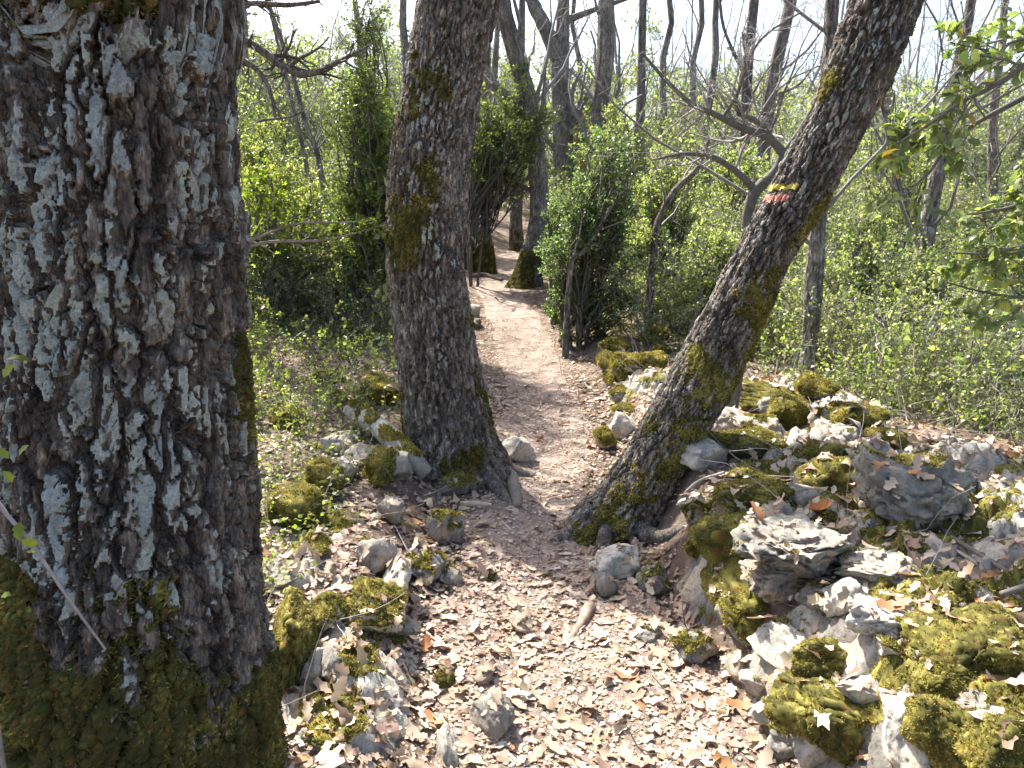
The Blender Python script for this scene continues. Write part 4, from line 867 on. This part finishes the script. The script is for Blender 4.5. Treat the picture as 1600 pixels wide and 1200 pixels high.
for m in range(7):   # join each branch to the trunk
    e = BP[m, 0]; s = np.array([ex - .05, ey + .03, min(max(e[2] - .35, .8), 3.2)])
    if m == 2: continue
    q, _ = spline(np.array([[*s, .03], [*(s * .5 + e * .5 + np.array([0, 0, .06])), .02], [*e, BR[m, 0]]]), 8); V, F = tubes(q[None, :, :3], q[None, :, 3], 7); jo.add(V, F, twigcol(V, (.13, .12, .10)))
jo.build('limbs', TWIG, eo)

# ------------------------------------------------------------------ thicket masses
def clump_object(k, size, cols, n_leaf, twc, ns=16, nt=7):
    """one leafy spray about a metre wide, repeated through the thicket"""
    rng = np.random.default_rng(900 + k); c = unit(rng.normal(size=(ns, 3))) * rng.uniform(.2, .5, (ns, 1)) + np.array([0, 0, .1]); b0 = np.array([0, 0, -.45]) + rng.normal(0, .12, (ns, 3))
    st, lf = shrub_parts(c, b0, rng, n_leaf, size, cols, nt, .38, .006, twc, 5, t0=.08)
    F = [f if f.shape[1] == 3 else np.concatenate([f[:, :3], f[:, [0, 2, 3]]]) for f in st.F]
    nv = st.n; nf = sum(len(f) for f in F); F += [f + nv for f in lf.F]
    me = mesh('leafy_spray', np.concatenate(st.V + lf.V), np.concatenate(F), TWIG, np.concatenate(st.C + lf.C), False)
    me.materials.append(LEAF); mi = np.zeros(len(me.polygons), np.int32); mi[nf:] = 1; me.polygons.foreach_set('material_index', mi)
    return bpy.data.objects.new('leafy_spray', me)
def scatter_nodes(name, sprays):
    ng = bpy.data.node_groups.new(name, 'GeometryNodeTree'); ng.interface.new_socket('Geometry', in_out='INPUT', socket_type='NodeSocketGeometry'); ng.interface.new_socket('Geometry', in_out='OUTPUT', socket_type='NodeSocketGeometry')
    N, L = ng.nodes, ng.links; gi = N.new('NodeGroupInput'); go = N.new('NodeGroupOutput'); jn = N.new('GeometryNodeGeometryToInstance')
    for o in sprays:
        oi = N.new('GeometryNodeObjectInfo'); oi.inputs['Object'].default_value = o; oi.inputs['As Instance'].default_value = True; L.new(oi.outputs['Geometry'], jn.inputs[0])
    ip = N.new('GeometryNodeInstanceOnPoints'); ip.inputs['Pick Instance'].default_value = True; L.new(gi.outputs[0], ip.inputs['Points']); L.new(jn.outputs[0], ip.inputs['Instance'])
    def at_(nm, ty):
        q = N.new('GeometryNodeInputNamedAttribute'); q.data_type = ty; q.inputs['Name'].default_value = nm; return q.outputs[0]
    e2r = N.new('FunctionNodeEulerToRotation'); L.new(at_('rot', 'FLOAT_VECTOR'), e2r.inputs[0]); L.new(e2r.outputs[0], ip.inputs['Rotation'])
    L.new(at_('scl', 'FLOAT'), ip.inputs['Scale']); L.new(at_('pick', 'INT'), ip.inputs['Instance Index']); L.new(ip.outputs[0], go.inputs[0]); return ng
def thicket(name, label, n, area, hfun, size, cols, seed, n_leaf=820, twc=(.17, .15, .13), scl=(.7, 1.2), ns=16, nt=7):
    rng = np.random.default_rng(seed); P = []
    while sum(len(q) for q in P) < n:
        x = rng.uniform(area[0], area[1], n * 3); y = area[2] + (area[3] - area[2]) * rng.random(n * 3) ** 1.2; h = hfun(x, y)
        pn = fbm(np.stack([x, y, x * 0], -1) * .55, 2, seed); keep = (h > .05) & (pn > -.3); x, y, h, pn = x[keep], y[keep], h[keep], pn[keep]
        z = land(x, y) + h * (.75 + .6 * pn) * rng.random(len(x)) ** .85; P.append(np.stack([x, y, z], -1))
    P = np.concatenate(P)[:n]; P[:, 2] += .12
    me = bpy.data.meshes.new(name); me.vertices.add(n); me.vertices.foreach_set('co', P.astype(np.float32).ravel())
    for nm, ty, key, v in (('rot', 'FLOAT_VECTOR', 'vector', np.stack([rng.normal(0, .3, n), rng.normal(0, .3, n), rng.uniform(0, 6.28, n)], -1)), ('scl', 'FLOAT', 'value', rng.uniform(*scl, n)), ('pick', 'INT', 'value', rng.integers(0, 4, n))):
        at_ = me.attributes.new(nm, ty, 'POINT'); at_.data.foreach_set(key, v.ravel().astype(np.int32 if ty == 'INT' else np.float32))
    me.materials.append(LEAF); o = link(bpy.data.objects.new(name, me)); md = o.modifiers.new('sprays', 'NODES')
    md.node_group = scatter_nodes(name + '_scatter', [clump_object(seed * 5 + k, size * (.72, .95, 1.2, 1.6)[k], cols, int(n_leaf * (1.5, 1.1, .85, .5)[k]), twc, ns, nt) for k in range(4)])
    tag(o, label, 'undergrowth', kind='stuff')
U = lambda x, y: x - path_x(y)
thicket('undergrowth', 'tangled olive undergrowth on the slope left of the path', 560, (-11, -.9, 6.8, 17), lambda x, y: np.where(U(x, y) < -1.0 - .2 * (9 - np.minimum(y, 9)), np.interp(y, [6, 7.5, 9, 16], [.15, .4, 1.0, 2.0]), 0) * (x / y > -1.0), .031, MIX_COL, 401, n_leaf=700, twc=(.12, .11, .095), scl=(.6, 1.3))
thicket('undergrowth', 'tangled yellow-green undergrowth behind the stony bank at right', 1300, (.7, 12, 3.6, 16), lambda x, y: np.where((U(x, y) > np.interp(y, [4, 6, 7.5, 9], [2.3, 1.9, 1.1, .9])), np.interp(y, [3.5, 5, 6, 9, 16], [.08, .35, .8, 1.5, 2.6]) * np.interp(U(x, y), [1, 2.2, 3.2], [.6, .6, 1.0]), 0) * (x / y < 1.0), .028, OLIVE_COL, 402, twc=(.18, .165, .145))
thicket('far_undergrowth', 'distant woodland understorey closing the view', 2100, (-28, 32, 15.0, 42), lambda x, y: np.where(np.abs(U(x, y)) > 1.0, np.interp(y, [15, 22, 42], [3.0, 4.6, 8.0]), 0), .045, OLIVE_COL, 403, n_leaf=420, twc=(.24, .225, .21), scl=(1.3, 2.2))
thicket('brambles', 'low brambles and seedlings on the leafy slope left of the path', 170, (-5.5, -.9, 4.4, 8.2), lambda x, y: np.where(U(x, y) < np.interp(y, [4.4, 6, 8], [-1.2, -.95, -.7]), .10, 0) * (x / y > -.8), .050, MIX_COL + [((.26, .30, .07), 3)], 404, n_leaf=190, twc=(.11, .10, .07), scl=(.25, .55), ns=7, nt=3)
thicket('brambles', 'low brambles between the stony bank and the right shrubs', 200, (1.0, 6.5, 3.0, 8.5), lambda x, y: np.where(U(x, y) > np.interp(y, [3, 5, 6.5, 8], [2.1, 1.9, .9, .6]), .10, 0), .045, OLIVE_COL, 405, n_leaf=190, twc=(.14, .13, .10), scl=(.25, .55), ns=7, nt=3)
# distant bare trees reading as one mass
rng = np.random.default_rng(9); nT = 120; tx = rng.uniform(-30, 34, nT); ty = rng.uniform(19, 44, nT); keep = np.abs(U(tx, ty)) > 1.2; tx, ty = tx[keep], ty[keep]; nT = len(tx)
hgt = rng.uniform(7, 12, nT); w = np.linspace(0, 1, 10)[None, :]; lean = rng.normal(0, .9, (nT, 2))
FPp = np.stack([tx[:, None] + lean[:, :1] * w ** 1.5 + np.cumsum(rng.normal(0, .16, (nT, 10)), 1), ty[:, None] + lean[:, 1:] * w ** 1.5, land(tx, ty)[:, None] - .2 + hgt[:, None] * w], -1); FRr = rng.uniform(.035, .085, (nT, 1)) * np.linspace(1, .25, 10)[None]
fw = Bag(); V, F = tubes(FPp, FRr, 6); fw.add(V, F, twigcol(V, (.30, .285, .265)))
Q1, R1 = grow(FPp, FRr, 9, .35, .8, 7, .18, .06, rng, .2, .3, .45, .006, 3.5); V, F = tubes(Q1, R1, 3); fw.add(V, F, twigcol(V, (.25, .235, .22)))
Q2, R2 = grow(Q1, R1, 5, .5, .75, 4, .22, .05, rng, .15, .4, .5, .005, 1.8); V, F = tubes(Q2, R2, 3); fw.add(V, F, twigcol(V, (.27, .255, .24)))
tag(fw.build('far_woodland', TWIG), 'distant bare trees seen as a grey mass against the sky', 'woodland', kind='stuff')

# low green cover and dry stems on the ground
rng = np.random.default_rng(61)
def cover(label, n, xr, yr, cond, size, cols, seed, name='ground_cover', hh=.12):
    rng = np.random.default_rng(seed); x = rng.uniform(*xr, n * 3); y = yr[0] + (yr[1] - yr[0]) * rng.random(n * 3); pn = fbm(np.stack([x, y, x * 0], -1) * 1.9, 3, seed)
    k = cond(x, y) & (pn > -.12 + .3 * rng.random(n * 3)); x, y = x[k][:n], y[k][:n]; m = len(x)
    p = np.stack([x, y, land(x, y) + hh * rng.random(m) ** 1.5], -1); b = Bag(); put_leaves(b, p, rng.normal(0, 1, (m, 3)) * np.array([1, 1, .5]), np.array([0, 0, 1.]) + rng.normal(0, .5, (m, 3)), size * rng.uniform(.5, 1.3, m), cmix(cols, m, rng), *TV_BOX)
    tag(b.build(name, LEAF, smooth=False), label, 'ground cover', kind='stuff')
cover('low creeping greenery over the left slope', 18000, (-4.5, -.5), (2.4, 8.5), lambda x, y: U(x, y) < np.interp(y, [2.4, 4.8, 5.5, 8], [-.95, -.95, -.6, -.45]), .032, MIX_COL + [((.24, .27, .05), 3)], 71, hh=.16)
cover('low greenery behind and beside the stony bank', 15000, (.9, 7), (2.6, 9.5), lambda x, y: U(x, y) > np.interp(y, [3, 5, 6.5, 8], [2.0, 1.9, .9, .48]), .030, OLIVE_COL, 72, hh=.26)
def dry_stems(label, n, xr, yr, cond, seed, L=.35, col=(.34, .31, .27)):
    rng = np.random.default_rng(seed); x = rng.uniform(*xr, n * 4); y = rng.uniform(*yr, n * 4); k = cond(x, y); x, y = x[k][:n], y[k][:n]; m = len(x)
    d = unit(rng.normal(0, 1, (m, 3)) * np.array([1, 1, .35]) + np.array([0, 0, .1])); P = np.empty((m, 6, 3)); P[:, 0] = np.stack([x, y, land(x, y) + .02], -1); st = (L * rng.uniform(.4, 1.6, m) / 5)[:, None]
    for j in range(1, 6):
        d = unit(d + rng.normal(0, .18, d.shape)); P[:, j] = P[:, j - 1] + d * st; P[:, j, 2] = np.maximum(P[:, j, 2], land(P[:, j, 0], P[:, j, 1]) + .012)
    R = rng.uniform(.0012, .0030, (m, 1)) * np.linspace(1, .5, 6)[None]; V, F = tubes(P, R, 4); b = Bag(); b.add(V, F, np.asarray(col) * np.repeat(rng.uniform(.5, 1.25, m), 24)[:, None])
    tag(b.build('dry_twigs', TWIG), label, 'twigs', kind='stuff')
dry_stems('fine dry twigs scattered over the left slope', 700, (-3.5, -.45), (1.9, 7), lambda x, y: U(x, y) < -.55, 81)
dry_stems('fine dry twigs and grass stems on the right slope', 900, (.6, 5.5), (1.9, 7), lambda x, y: U(x, y) > .75, 82)
dry_stems('thin twigs lying on the footpath', 90, (-.4, .9), (1.7, 7), lambda x, y: np.abs(U(x, y)) < .5, 83, .16, (.25, .19, .15))

# small green plants one can pick out
def sprout(label, px, py, H, n, size, seed, cols=BRIGHT_COL, lean=.25):
    rng = np.random.default_rng(seed); h = hit(px, py); K = max(2, n // 6); P = np.empty((K, 6, 3)); d = unit(np.array([0, 0, 1.]) + rng.normal(0, lean, (K, 3))); P[:, 0] = h + rng.normal(0, .012, (K, 3)) * np.array([1, 1, 0]) - np.array([0, 0, .01])
    for j in range(1, 6): d = unit(d + rng.normal(0, .12, d.shape)); P[:, j] = P[:, j - 1] + d * H / 5 * rng.uniform(.7, 1.2, (K, 1))
    root = thing('sprout', label, 'plant'); b = Bag(); V, F = tubes(P, np.full((K, 6), .0016) * np.linspace(1, .6, 6), 4); b.add(V, F, np.array([.12, .14, .04])); b.build('stem', TWIG, root)
    p, t = along(P, n, rng); tv, tf = leaf_template('oak'); b = Bag(); put_leaves(b, p, unit(rng.normal(0, 1, (n, 3))) + np.array([0, 0, .5]), np.array([0, 0, 1.]) + rng.normal(0, .3, (n, 3)), size * rng.uniform(.6, 1.2, n), cmix(cols, n, rng), tv, tf); b.build('leaves', LEAF, root)
sprout('bright green herb clump touching the thick left trunk', 418, 800, .17, 46, .030, 1)
sprout('green seedlings at the right foot of the bowed oak', 770, 745, .07, 22, .020, 2)
sprout('single green shoot growing from the grey slab on the bank', 1204, 684, .07, 8, .022, 3)
sprout('tiny green shoot at the leaning oak base', 945, 838, .09, 9, .018, 4)
sprout('green shoots beside the grey capped stone', 1112, 806, .06, 12, .018, 5)
sprout('fresh leafy stem below the white edged rock at left', 560, 985, .14, 12, .020, 6)
sprout('small weeds in the leaves beside the thick left trunk', 480, 1165, .06, 12, .022, 8, MIX_COL)
sp = thing('sapling', 'thin slanting sapling with a few green leaves before the thick left trunk', 'sapling'); rng = np.random.default_rng(15)
q, _ = spline(np.array([[*at(-60, 700, 1.28), .004], [*at(0, 790, 1.27), .004], [*at(50, 850, 1.26), .0035], [*at(100, 925, 1.25), .003], [*at(165, 1015, 1.24), .002]]), 20)
q2, _ = spline(np.array([[-.98, 1.22, float(land(-.98, 1.22)) - .02, .006], [-1.0, 1.25, .6, .005], [*q[0]]]), 20); b = Bag()
V, F = tubes(np.stack([q[:, :3], q2[:, :3]]), np.stack([q[:, 3], q2[:, 3]]), 6); b.add(V, F, twigcol(V, (.26, .22, .19))); b.build('stem', TWIG, sp)
lp = np.array([at(60, 850, 1.25), at(30, 845, 1.25), at(55, 862, 1.25), at(8, 560, 1.27), at(4, 590, 1.27), at(28, 712, 1.26), at(5, 735, 1.27), at(14, 716, 1.26), at(2, 930, 1.25)]); b = Bag(); n = len(lp)
put_leaves(b, lp, rng.normal(0, 1, (n, 3)) + np.array([.3, 0, .4]), np.array([0, -.5, 1.]) + rng.normal(0, .3, (n, 3)), .032 * rng.uniform(.7, 1.2, n), cmix(BRIGHT_COL, n, rng), *leaf_template('oak')); b.build('leaves', LEAF, sp)
n = 16; yv = rng.uniform(270, 560, n); p = np.array([at(603 + rng.uniform(-12, 6), v, YM - .05) for v in yv]); b = Bag(); tv, tf = strip_leaf([(0, .05), (.3, .42), (.55, .3), (1, .02)], .1, -.1)
put_leaves(b, p, rng.normal(0, .5, (n, 3)) + np.array([-.3, 0, -.8]), np.array([-.5, -.7, .5]) + rng.normal(0, .3, (n, 3)), .055 * rng.uniform(.6, 1.2, n), cmix([((.09, .12, .05), 3), ((.15, .2, .06), 2)], n, rng), tv, tf)
tag(b.build('ivy', LEAF), 'sparse ivy leaves along the left edge of the bowed oak', 'ivy')

# ------------------------------------------------------------------ fallen oak leaves
bv = [GV]; bf = [GF[:, [0, 1, 2]], GF[:, [0, 2, 3]]]; off = len(GV)
NG = 2 * len(GF)
for q, (p, F) in enumerate(STONES):
    if q == NST: NS0 = sum(len(f) for f in bf)
    bv.append(p); bf.append(F + off); off += len(p)
BV = BVHTree.FromPolygons(np.concatenate(bv).tolist(), np.concatenate(bf).tolist())
LEAF_COL = [((.41, .31, .228), 5), ((.335, .24, .17), 4), ((.465, .37, .285), 3.5), ((.235, .158, .105), 1.6), ((.36, .18, .075), .25), ((.51, .42, .34), .8)]
rng = np.random.default_rng(91); TL = []
for k in range(8):
    c = [(0, .03), (.22, .2), (.36, .12), (.56, .31), (.7, .17), (1, .12)]
    c = [(t, w * rng.uniform(.8, 1.2)) for t, w in c]; TL.append(strip_leaf(c, rng.uniform(-.15, .25), rng.uniform(-.25, .35), rng.uniform(-.25, .25), .04, rng))
TF = []
for k in range(4):
    TF.append(strip_leaf([(0, .06), (.3, .26), (.6, .2), (1, .1)], rng.uniform(-.2, .3), rng.uniform(-.3, .4), rng.uniform(-.3, .3), .05, rng))
def drop(n, y0, y1, dens, seed):
    rng = np.random.default_rng(seed); y = y0 + (y1 - y0) * rng.random(n * 4); hx = y * .78 + .5; x = rng.uniform(-1, 1, n * 4) * hx; keep = rng.random(n * 4) < dens(x, y) * hx / (y1 * .78 + .5)
    x, y = x[keep][:n], y[keep][:n]; out = []
    for a, b in zip(x, y):
        loc, nr, idx, dd = BV.ray_cast(Vector((a, b, 3.0)), Vector((0, 0, -1)))
        if loc is None: continue
        if nr.z < .62 or (NG <= idx < NS0 and rng.random() < .72) or (idx >= NS0 and rng.random() < .15): continue
        out.append((*loc, *nr))
    return np.array(out), rng
def near_d(x, y):
    u = U(x, y); pn = fbm(np.stack([x, y, x * 0], -1) * 1.6, 2, 55)
    d = np.where(np.abs(u) < np.interp(y, [2, 3.4, 4.2], [.6, .5, .30]), np.interp(y, [1.5, 2.6, 3.6, 4.6, 7], [1.0, .95, .5, .25, .15]), 1.0); d = np.where((u > .6) & (u < 2.2) & (y < 5), .85, d); d = np.where(u > 2.2, .45, d); d = np.where((u < -.6) & (y > 3), .55, d)
    return np.clip(d * (1 + .35 * pn), 0, 1)
litter = Bag(); singles = []
for (n, y0, y1, seed, near) in [(12500, 1.2, 3.4, 1, True), (8000, 3.4, 6.5, 2, False), (6500, 6.5, 15, 3, False)]:
    L, rg_ = drop(n, y0, y1, near_d, seed); m = len(L); P = L[:, :3] + L[:, 3:] * (.004 + .016 * rg_.random((m, 1)) ** 2); N = unit(L[:, 3:] + rg_.normal(0, .14, (m, 3))); Yd = rg_.normal(0, 1, (m, 3)); Yd -= N * (Yd * N).sum(1, keepdims=True)
    size = np.where(rg_.random(m) < .42, rg_.uniform(.055, .085, m), rg_.uniform(.022, .05, m)); cols = cmix(LEAF_COL, m, rg_, .22); T_ = TL if near else TF; kk = rg_.integers(0, len(T_), m)
    single = np.zeros(m, bool)
    if near:
        sc = np.where(in_view(P, -10), size / depth(P.T), 0); u = U(P[:, 0], P[:, 1]); sc = np.where(P[:, 0] < -.95, 0, sc)
        single[np.argsort(-sc)[:300]] = True
        for i in np.where(single)[0]: singles.append((P[i], unit(Yd[i]), N[i], size[i], kk[i], u[i]))
    for k in range(len(T_)):
        s = (kk == k) & ~single
        if s.sum(): put_leaves(litter, P[s] - N[s] * .0, Yd[s], N[s], size[s], cols[s], *T_[k])
rg_ = np.random.default_rng(17); n = 22000; y = 1.3 + 8 * rg_.random(n) ** 1.9; x = path_x(y) + rg_.normal(0, .45, n); P = np.stack([x, y, land(x, y) + .012], -1)
put_leaves(litter, P, rg_.normal(0, 1, (n, 3)) * np.array([1, 1, .1]), np.array([0, 0, 1.]) + rg_.normal(0, .25, (n, 3)), rg_.uniform(.008, .028, n), cmix(LEAF_COL, n, rg_, .25), TV_BOX[0] * np.array([1.3, 1, 1]), TV_BOX[1])
tag(litter.build('leaf_litter', LITTER), 'dry tan oak leaves carpeting the woodland floor', 'leaf litter', kind='stuff')
from mathutils import Matrix
LM = {}
for i, (p, y, n, s, k, u) in enumerate(singles):
    v = i % 5; key = (k, v)
    if key not in LM:
        tv, tf = TL[k]; LM[key] = mesh('fallen_leaf', tv, tf, LITTER, np.repeat(cmix(LEAF_COL, 1, np.random.default_rng(k * 10 + v)), len(tv), 0))
    x = unit(np.cross(y, n)); z = np.cross(x, y); o = bpy.data.objects.new('fallen_leaf', LM[key]); link(o, path if abs(u) < .55 else ground)
    o.matrix_world = Matrix(((x[0] * s, y[0] * s, z[0] * s, p[0]), (x[1] * s, y[1] * s, z[1] * s, p[1]), (x[2] * s, y[2] * s, z[2] * s, p[2] + .004), (0, 0, 0, 1)))
# curled orange leaf lying on the big pitted rock
h = hit(1268, 815); tv, tf = strip_leaf([(0, .02), (.15, .16), (.3, .24), (.5, .2), (.7, .26), (.88, .14), (1, .02)], .45, .5)
lo, nr, ii, dd = BV.ray_cast(Vector((h[0], h[1] - .05, 3)), Vector((0, 0, -1)))
b = Bag(); put_leaves(b, np.array([[lo.x - .04, lo.y, lo.z + .012]]), np.array([[1., .2, .1]]), np.array([[0, -.3, 1.]]), .10, np.array([[.5, .2, .06]]), tv, tf); tag(b.build('curled_leaf', LITTER), 'curled orange-brown leaf lying on top of the big pitted rock', 'leaf')
